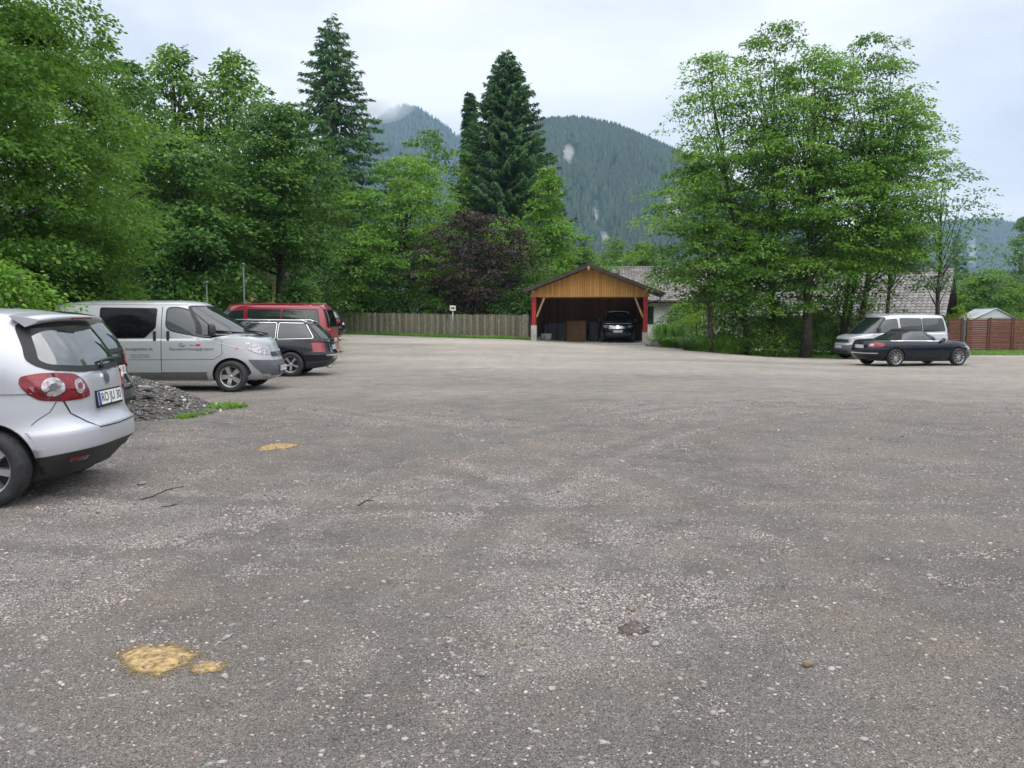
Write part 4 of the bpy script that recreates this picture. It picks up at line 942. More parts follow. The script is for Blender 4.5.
# ------------------------------------------------------------------ buildings, fences, small things
def wood_boards(name, c1, c2, scale=7.0, axis='X', gap=.06, rough=.7):
    m, nt, N, L = mat(name); o = N.new('ShaderNodeOutputMaterial'); b = N.new('ShaderNodeBsdfPrincipled'); b.inputs['Roughness'].default_value = rough
    tc = N.new('ShaderNodeTexCoord'); mp = N.new('ShaderNodeMapping'); sx = N.new('ShaderNodeSeparateXYZ')
    L.new(tc.outputs['Object'], mp.inputs[0]); L.new(mp.outputs[0], sx.inputs[0])
    mu = N.new('ShaderNodeMath'); mu.operation = 'MULTIPLY'; mu.inputs[1].default_value = scale; L.new(sx.outputs[axis], mu.inputs[0])
    fl = N.new('ShaderNodeMath'); fl.operation = 'FLOOR'; L.new(mu.outputs[0], fl.inputs[0])
    fr = N.new('ShaderNodeMath'); fr.operation = 'FRACT'; L.new(mu.outputs[0], fr.inputs[0])
    wn = N.new('ShaderNodeTexWhiteNoise'); wn.noise_dimensions = '1D'; L.new(fl.outputs[0], wn.inputs['W'])
    ns = N.new('ShaderNodeTexNoise'); ns.inputs['Scale'].default_value = 3; ns.inputs['Detail'].default_value = 7
    mp2 = N.new('ShaderNodeMapping'); mp2.inputs['Scale'].default_value = (9, 9, .8) if axis != 'Z' else (.8, .8, 9); L.new(tc.outputs['Object'], mp2.inputs[0]); L.new(mp2.outputs[0], ns.inputs['Vector'])
    ad = N.new('ShaderNodeMath'); ad.operation = 'MULTIPLY_ADD'; ad.inputs[1].default_value = .6; L.new(wn.outputs['Value'], ad.inputs[0])
    m2 = N.new('ShaderNodeMath'); m2.operation = 'MULTIPLY_ADD'; m2.inputs[1].default_value = 1.2; m2.inputs[2].default_value = -.4; L.new(ns.outputs['Fac'], m2.inputs[0]); L.new(m2.outputs[0], ad.inputs[2])
    r = N.new('ShaderNodeValToRGB'); r.color_ramp.elements[0].color = (*c1, 1); r.color_ramp.elements[1].color = (*c2, 1); L.new(ad.outputs[0], r.inputs[0])
    gt = N.new('ShaderNodeMath'); gt.operation = 'GREATER_THAN'; gt.inputs[1].default_value = gap; L.new(fr.outputs[0], gt.inputs[0])
    mx = N.new('ShaderNodeMix'); mx.data_type = 'RGBA'; mx.inputs[6].default_value = (*[c * .25 for c in c1], 1)
    L.new(gt.outputs[0], mx.inputs[0]); L.new(r.outputs[0], mx.inputs[7]); L.new(mx.outputs[2], b.inputs['Base Color'])
    bp = N.new('ShaderNodeBump'); bp.inputs['Distance'].default_value = .01; bp.inputs['Strength'].default_value = .7; L.new(gt.outputs[0], bp.inputs['Height']); L.new(bp.outputs[0], b.inputs['Normal'])
    L.new(b.outputs[0], o.inputs[0]); return m
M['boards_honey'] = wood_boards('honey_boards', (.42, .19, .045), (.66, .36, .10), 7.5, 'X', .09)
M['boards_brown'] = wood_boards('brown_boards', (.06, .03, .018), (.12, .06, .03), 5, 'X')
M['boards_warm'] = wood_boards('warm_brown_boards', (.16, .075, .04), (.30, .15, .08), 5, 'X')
M['boards_grey'] = wood_boards('grey_pickets', (.08, .078, .05), (.22, .20, .14), 4.0, 'X', .0)
M['boards_red'] = wood_boards('red_brown_slats', (.13, .045, .030), (.22, .082, .052), 9, 'Z', .12)
def tile_mat(name, cs, sc=(3.2, 2.7)):
    m, nt, N, L = mat(name); o = N.new('ShaderNodeOutputMaterial'); b = N.new('ShaderNodeBsdfPrincipled'); b.inputs['Roughness'].default_value = .8
    tc = N.new('ShaderNodeTexCoord'); g = N.new('ShaderNodeObjectInfo')
    n = N.new('ShaderNodeTexNoise'); n.inputs['Scale'].default_value = 1.3; n.inputs['Detail'].default_value = 8; L.new(tc.outputs['Object'], n.inputs['Vector'])
    ge = N.new('ShaderNodeNewGeometry'); ad = N.new('ShaderNodeMath'); ad.operation = 'MULTIPLY_ADD'; ad.inputs[1].default_value = .5
    L.new(ge.outputs['Random Per Island'], ad.inputs[0]); m2 = N.new('ShaderNodeMath'); m2.operation = 'MULTIPLY_ADD'; m2.inputs[1].default_value = 1.3; m2.inputs[2].default_value = -.4; L.new(n.outputs['Fac'], m2.inputs[0]); L.new(m2.outputs[0], ad.inputs[2])
    r = N.new('ShaderNodeValToRGB'); r.color_ramp.elements[0].color = (*cs[0], 1); r.color_ramp.elements[1].color = (*cs[2], 1); k = r.color_ramp.elements.new(.5); k.color = (*cs[1], 1)
    L.new(ad.outputs[0], r.inputs[0]); L.new(r.outputs[0], b.inputs['Base Color']); L.new(b.outputs[0], o.inputs[0]); return m
M['tiles'] = tile_mat('clay_tiles', [(.10, .094, .09), (.185, .170, .162), (.31, .285, .27)])
M['tiles_dark'] = tile_mat('dark_tiles', [(.035, .028, .026), (.055, .045, .042), (.08, .065, .06)])
M['whitewall'] = pbr('white_render', (.70, .70, .68), .9, noise=(2, .08))
M['yellowwall'] = pbr('cream_render', (.62, .50, .25), .9, noise=(2, .1))
M['darkbrown'] = pbr('dark_brown_timber', (.055, .038, .032), .7, noise=(4, .3))
M['stone'] = pbr('field_stone', (.24, .235, .215), .9, noise=(7, .5), bump=(20, .8))
M['signcream'] = pbr('sign_panel', (.72, .68, .52), .5)
M['ghglass'] = pbr('milky_glass', (.62, .68, .69), .3, 0, .3, noise=(6, .08))
M['bin'] = pbr('bin_plastic', (.018, .022, .035), .5)
def tiled_plane(mb, p0, eu, ev, nu, nv, m, lift=.045, th=.03):
    """rows of overlapping barrel tiles: eu across, ev up the slope"""
    eu = Vector(eu); ev = Vector(ev); p0 = Vector(p0); n = eu.cross(ev).normalized(); du = eu / nu; dv = ev / nv
    if n.z < 0: n = -n
    V = []; Fc = []
    for j in range(nv):
        for i in range(nu):
            b = len(V); o = p0 + du * i + dv * j
            for (a, h) in ((0.0, 0.0), (.28, .55), (.5, .7), (.72, .55), (1.0, 0.0)):
                V.append(o + du * a + n * (lift + th * h)); V.append(o + du * a + dv * 1.06 + n * (th * h)); V.append(o + du * a + n * (th * h * .2))
            for k in range(4):
                c = b + 3 * k; Fc.append((c, c + 3, c + 4, c + 1)); Fc.append((c + 2, c + 5, c + 3, c))
    mb.add(V, Fc, m)
def carport():
    xl, yl = px(534, 46.9), 46.9; xr_, yr = px(645, 46.0), 46.0
    a = math.atan2(yr - yl, xr_ - xl); W = math.hypot(xr_ - xl, yr - yl); z0 = gzf(xl, yl)
    cx, cy = (xl + xr_) / 2, (yl + yr) / 2
    root = empty('carport', (cx, cy, gzf(cx, cy) - .0), a, 'open timber carport with honey-coloured gable boards and red posts on concrete feet', 'carport')
    # local: x across the opening, y backwards, z up
    D = 5.6; hb = 2.58; ridge = 4.33; h2 = W / 2; slope = .385
    for s in (-1, 1):
        for yy in (0, D):
            f = MB(); f.box(s*h2-.16, s*h2+.16, yy-.16, yy+.16, -.3, 1.0 if s < 0 else .62, M['concrete'], None, .01); fo = f.build('concrete_foot', root)
            p = MB(); p.box(s*h2-.12, s*h2+.12, yy-.12, yy+.12, 1.0 if s < 0 else .62, hb - .01, M['redwood'], None, .008); p.build('post', root)
        b = MB(); T_ = Matrix.Translation((s*h2 - s*.14, 0.0, 1.45)) @ Matrix.Rotation(-s * R(22), 4, 'Y'); b.box(-.05, .05, -.05, .05, 0, 1.2, M['woodpale'], T_); b.build('knee_brace', root)
    g = MB(); rise = (ridge - .22 - hb - .24) 
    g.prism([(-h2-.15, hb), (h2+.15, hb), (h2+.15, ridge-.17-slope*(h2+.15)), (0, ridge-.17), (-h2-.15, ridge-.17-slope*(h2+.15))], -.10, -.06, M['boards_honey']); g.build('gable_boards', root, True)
    t = MB(); t.box(-h2-.2, h2+.2, -.04, .12, hb-.005, hb+.20, M['woodpale'], None, .006)
    for x in (-h2, 0, h2): t.box(x-.08, x+.08, -.5, D+.3, (ridge-slope*h2-.32) if x else ridge-.36, (ridge-slope*h2-.17) if x else ridge-.2, M['woodpale'])
    for k in range(1, 6): t.box(-h2, h2, D*k/5.5-.05, D*k/5.5+.05, hb+.02, hb+.18, M['woodpale'])
    t.build('beam_frame', root)
    for s in (-1, 1):
        ov = .48 if s < 0 else .95; ex = h2 + ov; ez = ridge - slope * ex
        r = MB(); r.prism([(0, ridge), (s*ex, ez), (s*ex, ez-.10), (0, ridge-.10)], -.75, D+.5, M['darkbrown'])
        e = Vector((-s*ex, 0, ridge-ez)); tiled_plane(r, (s*ex, -.75, ez+.005) if s > 0 else (s*ex, D+.5, ez+.005), (0, D+1.25, 0) if s > 0 else (0, -(D+1.25), 0), e, 26, 12, M['tiles_dark'], .03, .03)
        r.build('roof', root, True)
        v = MB(); v.prism([(0, ridge+.05), (s*ex, ez+.05), (s*ex, ez-.16), (0, ridge-.16)], -.80, -.765, M['darkbrown']); v.build('barge_board', root, True)
        gt = MB(); gt.tube([(s*(ex+.05), -.8, ez-.02), (s*(ex+.05), D+.5, ez-.05)], .06, M['darkbrown'], 8)
        if s > 0: gt.tube([(s*(ex+.05), D+.3, ez-.05), (s*(ex+.02), D+.3, ez-.25), (s*(h2+.2), D+.2, ez-.5), (s*(h2+.18), D+.2, .1)], .04, M['darkbrown'], 8)
        gt.build('gutter', root)
    rd = MB(); rd.tube([(0, -.78, ridge+.05), (0, D+.5, ridge+.05)], .08, M['tiles_dark'], 8); rd.build('ridge_tiles', root)
    k = MB(); k.box(-.07, .07, -.86, -.80, ridge-.28, ridge-.10, M['woodpale'], None, .01); k.build('ridge_block', root)
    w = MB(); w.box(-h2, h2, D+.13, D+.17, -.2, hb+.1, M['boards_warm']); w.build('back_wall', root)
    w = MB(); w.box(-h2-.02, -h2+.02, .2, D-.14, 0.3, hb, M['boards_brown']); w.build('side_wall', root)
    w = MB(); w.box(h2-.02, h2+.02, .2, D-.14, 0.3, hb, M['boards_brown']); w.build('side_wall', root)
    fl = MB(); fl.box(-h2, h2, -.05, D+.1, -.3, .012, M['concrete']); fl.build('floor_slab', root)
    L_ = lambda x, y: (cx + x*math.cos(a) - y*math.sin(a), cy + x*math.sin(a) + y*math.cos(a))
    z = root.location.z + .012
    # things kept inside
    x, y = L_(-1.0, 3.6); c = empty('cupboard', (x, y, z), a, 'brown wooden cupboard against the back of the carport', 'cupboard')
    m = MB(); m.box(-.62, .62, 0, .5, 0, 1.22, M['brownwood'], None, .01); m.build('carcass', c)
    for s in (-1, 1): m = MB(); m.box(s*.31-.29, s*.31+.29, -.025, -.003, .05, 1.17, M['brownwood'], None, .006); d = m.build('door', c); m = MB(); m.box(s*.06-.01, s*.06+.01, -.05, -.027, .5, .7, M['galv']); m.build('handle', d)
    for (lx, ly, lb, mm, hh) in ((-2.3, 2.6, 'dark wheeled bin on the left inside the carport', 'bin', 1.05), (-1.8, 2.9, 'dark wheeled bin left of the brown cupboard', 'bin', 1.05), (.15, 3.0, 'dark wheeled bin between the cupboard and the off-road car', 'bin', 1.08)):
        x, y = L_(lx, ly); c = empty('wheeled_bin', (x, y, z), a, lb, 'bin')
        m = MB(); bm = bmesh.new(); bmesh.ops.create_cube(bm, size=1)
        for v in bm.verts: q = .5 if v.co.z > 0 else .4; v.co = Vector((v.co.x * q * 1.1, v.co.y * q * 1.2, .06 + (v.co.z + .5) * (hh - .1)))
        bmesh.ops.bevel(bm, geom=bm.edges[:], offset=.02, segments=2, affect='EDGES'); m.bm(bm, M[mm]); m.build('body', c)
        m = MB(); m.box(-.31, .31, -.34, .30, hh - .04, hh + .03, M[mm], None, .015); m.build('lid', c)
        for s in (-1, 1): m = MB(); m.lathe([(.0001, -.03), (.1, -.03), (.1, .03), (.0001, .03)], M['seal'], 16, Matrix.Translation((s*.24, .22, .1)) @ Matrix.Rotation(R(90), 4, 'Z')); m.build('wheel', c)
    x, y = L_(-2.55, 1.3); c = empty('planter', (x, y, z), a, 'pale concrete ring standing behind the left carport post', 'planter')
    m = MB(); m.lathe([(.25, .1), (.28, .5), (.33, .5), (.32, .0), (.25, .0), (.25, .1)], M['stone'], 20, Matrix.Rotation(R(90), 4, 'X')); m.build('ring', c)
    return root, a, L_
M['brownwood'] = pbr('cupboard_wood', (.30, .15, .07), .6, noise=(5, .2))
cp, cpa, CL = carport()
SUVH = 263
sv = suv(); _x, _y = CL(1.58, .35); place(sv, (2.36, 0), _x, _y); sv.location.z = cp.location.z + .012

def picket_fence():
    x0, y0 = px(318, 56), 56.0; x1, y1 = px(529, 48.2), 48.2
    L_ = math.hypot(x1 - x0, y1 - y0); a = math.atan2(y1 - y0, x1 - x0)
    root = empty('picket_fence', (x0, y0, gzf(x0, y0)), a, 'weathered grey-green wooden picket fence left of the carport', 'fence')
    n = 100; g = lambda u: gzf(x0 + (x1 - x0) * u, y0 + (y1 - y0) * u) - gzf(x0, y0)
    for k in range(n):
        u = (k + .5) / n; w = L_ / n * .86; h = 1.42 + rng.normal(0, .012); z = g(u)
        m = MB(); T_ = Matrix.Translation((u * L_, rng.normal(0, .004), z)) @ Matrix.Rotation(rng.normal(0, .006), 4, 'Y')
        m.prism([(-w/2, .06), (w/2, .06), (w/2, h - .05), (0, h), (-w/2, h - .05)], -.012, .012, M['boards_grey'] if k % 3 else M['pale_pick'], T_); m.build('picket', root)
    for zz in (.4, 1.15):
        m = MB(); m.tube([(0, .05, zz + g(0)), (L_ / 2, .05, zz + g(.5)), (L_, .05, zz + g(1))], .035, M['darkbrown'], 4, False); m.build('rail', root)
    for k in range(9):
        u = k / 8; m = MB(); m.box(u*L_-.06, u*L_+.06, .09, .2, g(u)-.2, g(u)+1.36, M['boards_grey']); m.build('post', root)
    m = MB(); m.box(L_-.42, L_-.02, -.05, .03, g(1), g(1)+1.46, M['pale_pick'], None, .01); m.build('end_board', root)
M['pale_pick'] = pbr('pale_grey_picket', (.22, .205, .15), .85, noise=(6, .3))
picket_fence()
def signpost():
    x, y = px(453, 49.5), 49.5; r = empty('small_sign', (x, y, gzf(x, y)), R(5), 'small cream sign on a thin grey pole in front of the picket fence', 'sign')
    m = MB(); m.tube([(0, 0, -.1), (0, 0, 1.9)], .032, M['galv'], 8); m.build('pole', r)
    m = MB(); m.box(-.17, .17, -.055, -.035, 1.62, 1.92, M['signcream'], None, .01); p = m.build('sign_panel', r)
    m = MB(); m.box(-.11, .11, -.061, -.056, 1.72, 1.82, M['darkgreytext']); m.build('panel_mark', p)
signpost()
def slat_fence():
    Y = 46.3; segs = [(947.5, 961.5, 45.4), (965.5, 988, Y), (988.6, 1011.8, Y), (1012.4, 1036, Y), (1036.6, 1060, Y), (1060.6, 1084, Y)]
    for k, (a, b, YY) in enumerate(segs):
        x0, x1 = px(a, YY), px(b, YY); z = gzf((x0 + x1) / 2, YY)
        lb = ['narrow brown fence panel beside the pale van', 'brown slatted fence panel left of centre, next to the gate gap', 'brown slatted fence panel in the middle of the visible run', 'brown slatted fence panel at the right picture edge', 'brown slatted fence panel beyond the right edge', 'brown slatted fence panel farthest right'][k]
        r = empty('fence_panel', (x0, YY, z), 0, lb, 'fence', 'brown slatted fence panels'); w = x1 - x0; h = 1.9 - .04 * (k % 2)
        for j in range(14):
            zz = .08 + j * (h - .12) / 14; m = MB(); m.box(.05, w - .05, -.008 + (j % 2) * .02, .008 + (j % 2) * .02, zz, zz + (h - .12) / 14 - .012, M['boards_red']); m.build('slat', r)
        for xx in (.04, w - .04): m = MB(); m.box(xx - .04, xx + .04, -.05, .05, -.1, h + .03, M['redbrown'], None, .006); m.build('post', r)
        m = MB(); m.box(.0, w, -.03, .03, h - .03, h + .012, M['redbrown']); m.build('cap_rail', r)
    x = px(963.2, 46.3); r = empty('gate_post', (x, 46.3, gzf(x, 46.3)), 0, 'grey steel gate post in the gap of the brown fence', 'post')
    m = MB(); m.box(-.05, .05, -.05, .05, -.1, 1.8, M['postgrey'], None, .006); m.build('shaft', r)
    m = MB(); m.box(-.06, .06, -.06, .06, 1.803, 1.83, M['galv'], None, .006); m.build('cap', r)
M['redbrown'] = pbr('red_brown_wood', (.13, .05, .034), .7, noise=(6, .25))
slat_fence()
def greenhouse():
    Y = 50.5; x = px(984, Y); z = gzf(x, Y); r = empty('greenhouse', (x, Y, z), R(-12), 'small white greenhouse with a pitched pale roof behind the brown fence', 'greenhouse')
    w, d, e, t = 1.25, 1.7, 1.75, 2.45
    for s in (-1, 1):
        m = MB(); m.box(s*w-.01, s*w+.01, -d, d, 0, e, M['ghglass']); m.build('side_wall', r)
        m = MB(); m.prism([(0, t), (s*(w+.08), e-.02), (s*(w+.08), e-.05), (0, t-.03)], -d-.08, d+.08, M['ghglass']); m.build('roof_pane', r, True)
    for yy in (-d-.003, d+.003): m = MB(); m.prism([(-w, 0), (w, 0), (w, e), (0, t-.04), (-w, e)], yy-.008, yy+.008, M['ghglass']); m.build('gable_wall', r, True)
    m = MB()
    for yy in (-d-.09, 0, d+.09):
        m.tube([(-w-.09, yy, e-.03), (0, yy, t+.02), (w+.09, yy, e-.03)], .022, M['galv'], 6)
    m.tube([(0, -d-.09, t+.02), (0, d+.09, t+.02)], .022, M['galv'], 6)
    for s in (-1, 1): m.tube([(s*w, -d-.03, 0), (s*w, -d-.03, e)], .025, M['galv'], 6)
    m.build('frame', r)
greenhouse()
def house(label, x, y, rz, L_, W, eave, ridge, over=.8, wall='whitewall', windows=(), nu=70, nv=18, chim=None, z0=None, hip=0.0):
    z = gzf(x, y) if z0 is None else z0
    r = empty('house', (x, y, z), rz, label, 'house'); h = W / 2; l = L_ / 2
    m = MB(); m.box(-l, l, -h, h, -.8, eave - .12, M[wall]); m.build('wall', r)
    for s in (-1, 1):
        m = MB(); m.prism([(-h, eave - .12), (h, eave - .12), (0, ridge - .25)], s*l - .12 if s > 0 else -l, s*l if s > 0 else -l + .12, M['boards_brown'], Matrix.Rotation(R(90), 4, 'Z')); m.build('gable', r, True)
    sl = (ridge - eave) / h; ey = h + over; ez = ridge - sl * ey
    for s in (-1, 1):
        m = MB(); X0, X1 = -l - over, l + over
        m.add([(X0, 0, ridge), (X1, 0, ridge), (X1, s*ey, ez), (X0, s*ey, ez), (X0, 0, ridge-.14), (X1, 0, ridge-.14), (X1, s*ey, ez-.14), (X0, s*ey, ez-.14)],
              [(0, 1, 2, 3), (4, 5, 6, 7), (0, 3, 7, 4), (1, 2, 6, 5), (3, 2, 6, 7)], M['darkbrown'])
        if s < 0: tiled_plane(m, (X0, -ey, ez + .01), (X1 - X0, 0, 0), (0, ey, ridge - ez), nu, nv, M['tiles'], .03, .10)
        else: tiled_plane(m, (X1, ey, ez + .01), (X0 - X1, 0, 0), (0, -ey, ridge - ez), nu, nv, M['tiles'], .03, .10)
        m.build('roof', r)
        m = MB(); m.tube([(X0, s*(ey + .05), ez - .04), (X1, s*(ey + .05), ez - .06)], .06, M['darkbrown'], 8); m.build('gutter', r)
    m = MB(); m.tube([(-l - over, 0, ridge + .06), (l + over, 0, ridge + .06)], .12, M['tiles'], 8); m.build('ridge_tiles', r)
    for (wx, wz, ww, wh) in windows:
        m = MB(); m.box(wx - ww/2 - .06, wx + ww/2 + .06, -h - .05, -h - .003, wz - wh/2 - .06, wz + wh/2 + .06, M['darkbrown'], None, .01); f = m.build('window', r)
        m = MB(); m.box(wx - ww/2, wx - .03, -h - .06, -h - .052, wz - wh/2, wz + wh/2, M['glass']); m.box(wx + .03, wx + ww/2, -h - .06, -h - .052, wz - wh/2, wz + wh/2, M['glass']); m.build('pane', f)
    if chim:
        m = MB(); m.box(chim[0] - .3, chim[0] + .3, chim[1] - .3, chim[1] + .3, ridge - 1.2, ridge + .8, M['whitewall'], None, .02); m.box(chim[0] - .36, chim[0] + .36, chim[1] - .36, chim[1] + .36, ridge + .803, ridge + .88, M['concrete']); m.build('chimney', r)
    return r
house('low white house with a long grey tiled roof behind the carport and the maples', 15.2, 66, R(-4), 14.5, 8.6, 3.0, 5.2, .9, windows=((-5.0, 1.5, 1.2, 1.2), (-1.5, 1.5, 1.2, 1.2), (2.5, 1.5, 1.2, 1.2)), chim=None, z0=.1)
house('low house with a grey-brown tiled roof behind the pale van', 21.6, 53.6, R(-32), 10.5, 8.4, 2.15, 4.45, .8, wall='boards_brown', windows=((-2.5, .7, 1.0, .9), (2.0, .7, 1.0, .9)), nu=44, nv=16, z0=-.2)
def cottage():
    x, y = px(260, 50), 50; r = empty('house', (x, y, .4), R(8), 'small cream-yellow house glimpsed through the gap in the trees above the red van', 'house')
    m = MB(); m.box(-2.2, 2.2, 0, 4, -.5, 3.2, M['yellowwall']); m.build('wall', r)
    m = MB(); m.prism([(-2.7, 3.15), (0, 5.0), (2.7, 3.15), (2.6, 3.0), (-2.6, 3.0)], -.6, 4.5, M['darkbrown']); m.build('roof', r, True)
    m = MB(); m.box(-.1, .8, -.06, -.003, 2.0, 3.0, M['darkbrown']); f = m.build('window', r); m = MB(); m.box(-.02, .72, -.07, -.062, 2.08, 2.92, M['glass']); m.build('pane', f)
cottage()
def lamps():
    for (p, q, Y, lb) in ((245.5, 266, 28.5, 'slim pale street lamp pole rising behind the red van roof'), (208.5, 284, 27.5, 'short grey-green post behind the silver van roof')):
        x = px(p, Y); h = pz(q, Y) - gzf(x, Y); r = empty('lamp_post', (x, Y, gzf(x, Y)), 0, lb, 'post')
        m = MB(); m.tube([(0, 0, 0), (0, 0, h * .55), (0, 0, h * .56), (0, 0, h)], [.05, .045, .028, .024], M['postgrey'], 8); m.build('pole', r)
        m = MB(); m.lathe([(.0001, h - .02), (.035, h), (.06, h + .02), (.05, h + .07), (.0001, h + .09)], M['postgrey'], 14, Matrix.Rotation(R(90), 4, 'X')); m.build('lamp_head', r)
lamps()
# --- rocks, steps and the clump by the right carport post
def stone_mesh(r_, sx, sy, sz, seed, sub=2, m='stone', smooth=False):
    g = np.random.default_rng(seed); bm = bmesh.new(); bmesh.ops.create_icosphere(bm, subdivisions=sub, radius=1)
    ph = g.random(9) * 6.28
    for v in bm.verts:
        c = v.co; k = 1 + .16 * math.sin(2.1*c.x + ph[0]) * math.sin(2.7*c.y + ph[1]) + .12 * math.sin(4*c.z + ph[2] + 2*c.x) + .06 * math.sin(7*c.x + ph[3]) * math.sin(6*c.y + ph[4])
        v.co = Vector((c.x*k*sx, c.y*k*sy, max(-.35, c.z*k)*sz)) * r_
    return bm
def rock(label, x, y, r_, seed, m='stone', name='rock', cat='rock', group=None, sx=1.2, sy=1, sz=.7, sink=.25):
    mb = MB(); mb.bm(stone_mesh(r_, sx, sy, sz, seed), M[m], None, True); o = mb.build(name); o.location = (x, y, gzf(x, y) + r_ * sz * sink); o.rotation_euler.z = seed
    return tag(o, label, cat, group)
for k, (p, Y, r_) in enumerate([(652, 43.6, .32), (660, 43.3, .36), (656, 43.9, .30), (667, 43.5, .3), (674, 43.8, .34), (700, 43.4, .3), (692, 44.2, .28), (661, 44.0, .3)]):
    rock('grey field stone in the low bank beside the right carport post', px(p, Y), Y, r_, k + 1, group='stones by the carport post', sz=.9)
def steps():
    x, y = px(687, 43.6), 43.6
    r = empty('garden_steps', (x, y, gzf(x, y)), R(-8), 'low stone garden steps between the reedy clump and the grass bank', 'steps')
    for k in range(4): m = MB(); m.box(-.75, .75, k*.4, k*.4+.42, -.1, .16*(k+1), M['stone'], None, .02); m.build('tread', r)
    x, y = px(696, 43.2), 43.2
    g = empty('garden_gate', (x, y, gzf(x, y)), R(-8), 'low dark green wire gate at the garden steps', 'gate')
    m = MB(); m.box(-.03, .03, -.03, .03, 0, 1.35, M['greenwire']); m.build('post', g)
    m = MB(); m.box(-1.35, -1.29, -.03, .03, 0, 1.35, M['greenwire']); m.build('post', g)
    m = MB()
    for z in (.25, .7, 1.15): m.tube([(-1.3, 0, z), (0, 0, z)], .014, M['greenwire'], 6)
    for k in range(12): m.tube([(-1.25 + k*.11, 0, .2), (-1.25 + k*.11, 0, 1.2)], .007, M['greenwire'], 4)
    m.build('wire_panel', g)
M['greenwire'] = pbr('green_paint', (.02, .05, .045), .5)
steps()
def blades(name, label, cat, x, y, n, rad, h, m='grass', seed=1, wid=.02, kind=None, spread=.8, area=None, drop=.72):
    r = np.random.default_rng(seed)
    if area is None:
        a = r.random(n)*6.28; q = np.sqrt(r.random(n))*rad*.55; P = np.stack([np.cos(a)*q, np.sin(a)*q, np.zeros(n)], 1)
        out = np.stack([np.cos(a), np.sin(a), np.zeros(n)], 1)*(q/rad/.55)[:, None]*spread + r.normal(0, .2, (n, 3))
    else: P = area(r, n); out = r.normal(0, .4, (n, 3))
    out[:, 2] = 0; hh = h*(.45+.65*r.random(n)); side = nrm(np.stack([-out[:, 1], out[:, 0], np.zeros(n)], 1))*wid; up = np.zeros((n, 3)); up[:, 2] = 1
    p1 = P+up*hh[:, None]*.6+out*hh[:, None]*.25; p2 = P+up*hh[:, None]*.9+out*hh[:, None]*.75; p3 = P+up*hh[:, None]*drop+out*hh[:, None]*1.2
    V = np.stack([P-side, P+side, p1+side*.9, p1-side*.9, p2+side*.6, p2-side*.6, p3+side*.1, p3-side*.1], 1).reshape(-1, 3); b = np.arange(n)[:, None]*8
    Fq = np.concatenate([b+np.array([[0, 1, 2, 3]]), b+np.array([[3, 2, 4, 5]]), b+np.array([[5, 4, 6, 7]])])
    o = link(name, mesh_np(name, V, Fq, [M[m]])); o.location = (x, y, gzf(x, y) if area is None else 0); return tag(o, label, cat, None, kind)
blades('reed_clump', 'big green reedy clump of arching leaves right of the carport post', 'plant', px(668, 43.4), 43.4, 1100, .62, 1.25, 'grass', 5, .022, spread=.55, drop=.30)
blades('leafy_plant', 'small leafy plant below the arching reedy clump', 'plant', px(668, 42.7), 42.7, 500, .6, .6, 'grass', 6, .03)
# ------------------------------------------------------------------ ground, gravel, grass
def fbm(x, y, sc, seed, octv=4):
    r = np.random.default_rng(seed); out = 0; amp = 1; tot = 0
    for o in range(octv):
        s = 0
        for k in range(4):
            a = r.random() * 6.28; f = sc * 2 ** o * (.7 + .6 * r.random()); s = s + np.sin((x * np.cos(a) + y * np.sin(a)) * f + r.random() * 6.28 + 1.3 * np.sin((x * np.sin(a) - y * np.cos(a)) * f * .7 + r.random() * 6.28))
        out = out + amp * s / 4; tot += amp; amp *= .5
    return out / tot
def pale_mask(x, y):     # where loose pale chips gather
    n = fbm(x * .45, y * .45, 2.2, 5, 3)
    v = .36 + 1.0 * n
    v = v + 1.1 * np.exp(-(((x - .6) / .75) ** 2 + ((y - 4.5) / 1.1) ** 2)) + .55 * np.exp(-(((x + 1.8) / 1.3) ** 2 + ((y - 5.8) / 1.6) ** 2)) + .5 * np.exp(-(((x + 3.2) / 1.8) ** 2 + ((y - 7.6) / 1.2) ** 2))
    for cx, cy, rr in ((-14, 1, 15.2), (-14, 1, 16.7), (13, 3, 13.5), (13, 3, 15.0), (2, 34, 27.5), (2, 34, 29.0)):      # faint wheel tracks swung across the lot
        d = np.hypot(x - cx, y - cy) - rr; v = v - .55 * np.exp(-(d / .13) ** 2) + .42 * np.exp(-((np.abs(d) - .24) / .10) ** 2)
    v = v - .62 * np.clip((3.9 - y) / .9, 0, 1)
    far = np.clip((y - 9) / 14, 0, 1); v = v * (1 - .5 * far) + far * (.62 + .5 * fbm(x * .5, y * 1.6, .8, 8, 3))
    return np.clip(v, 0, 1)
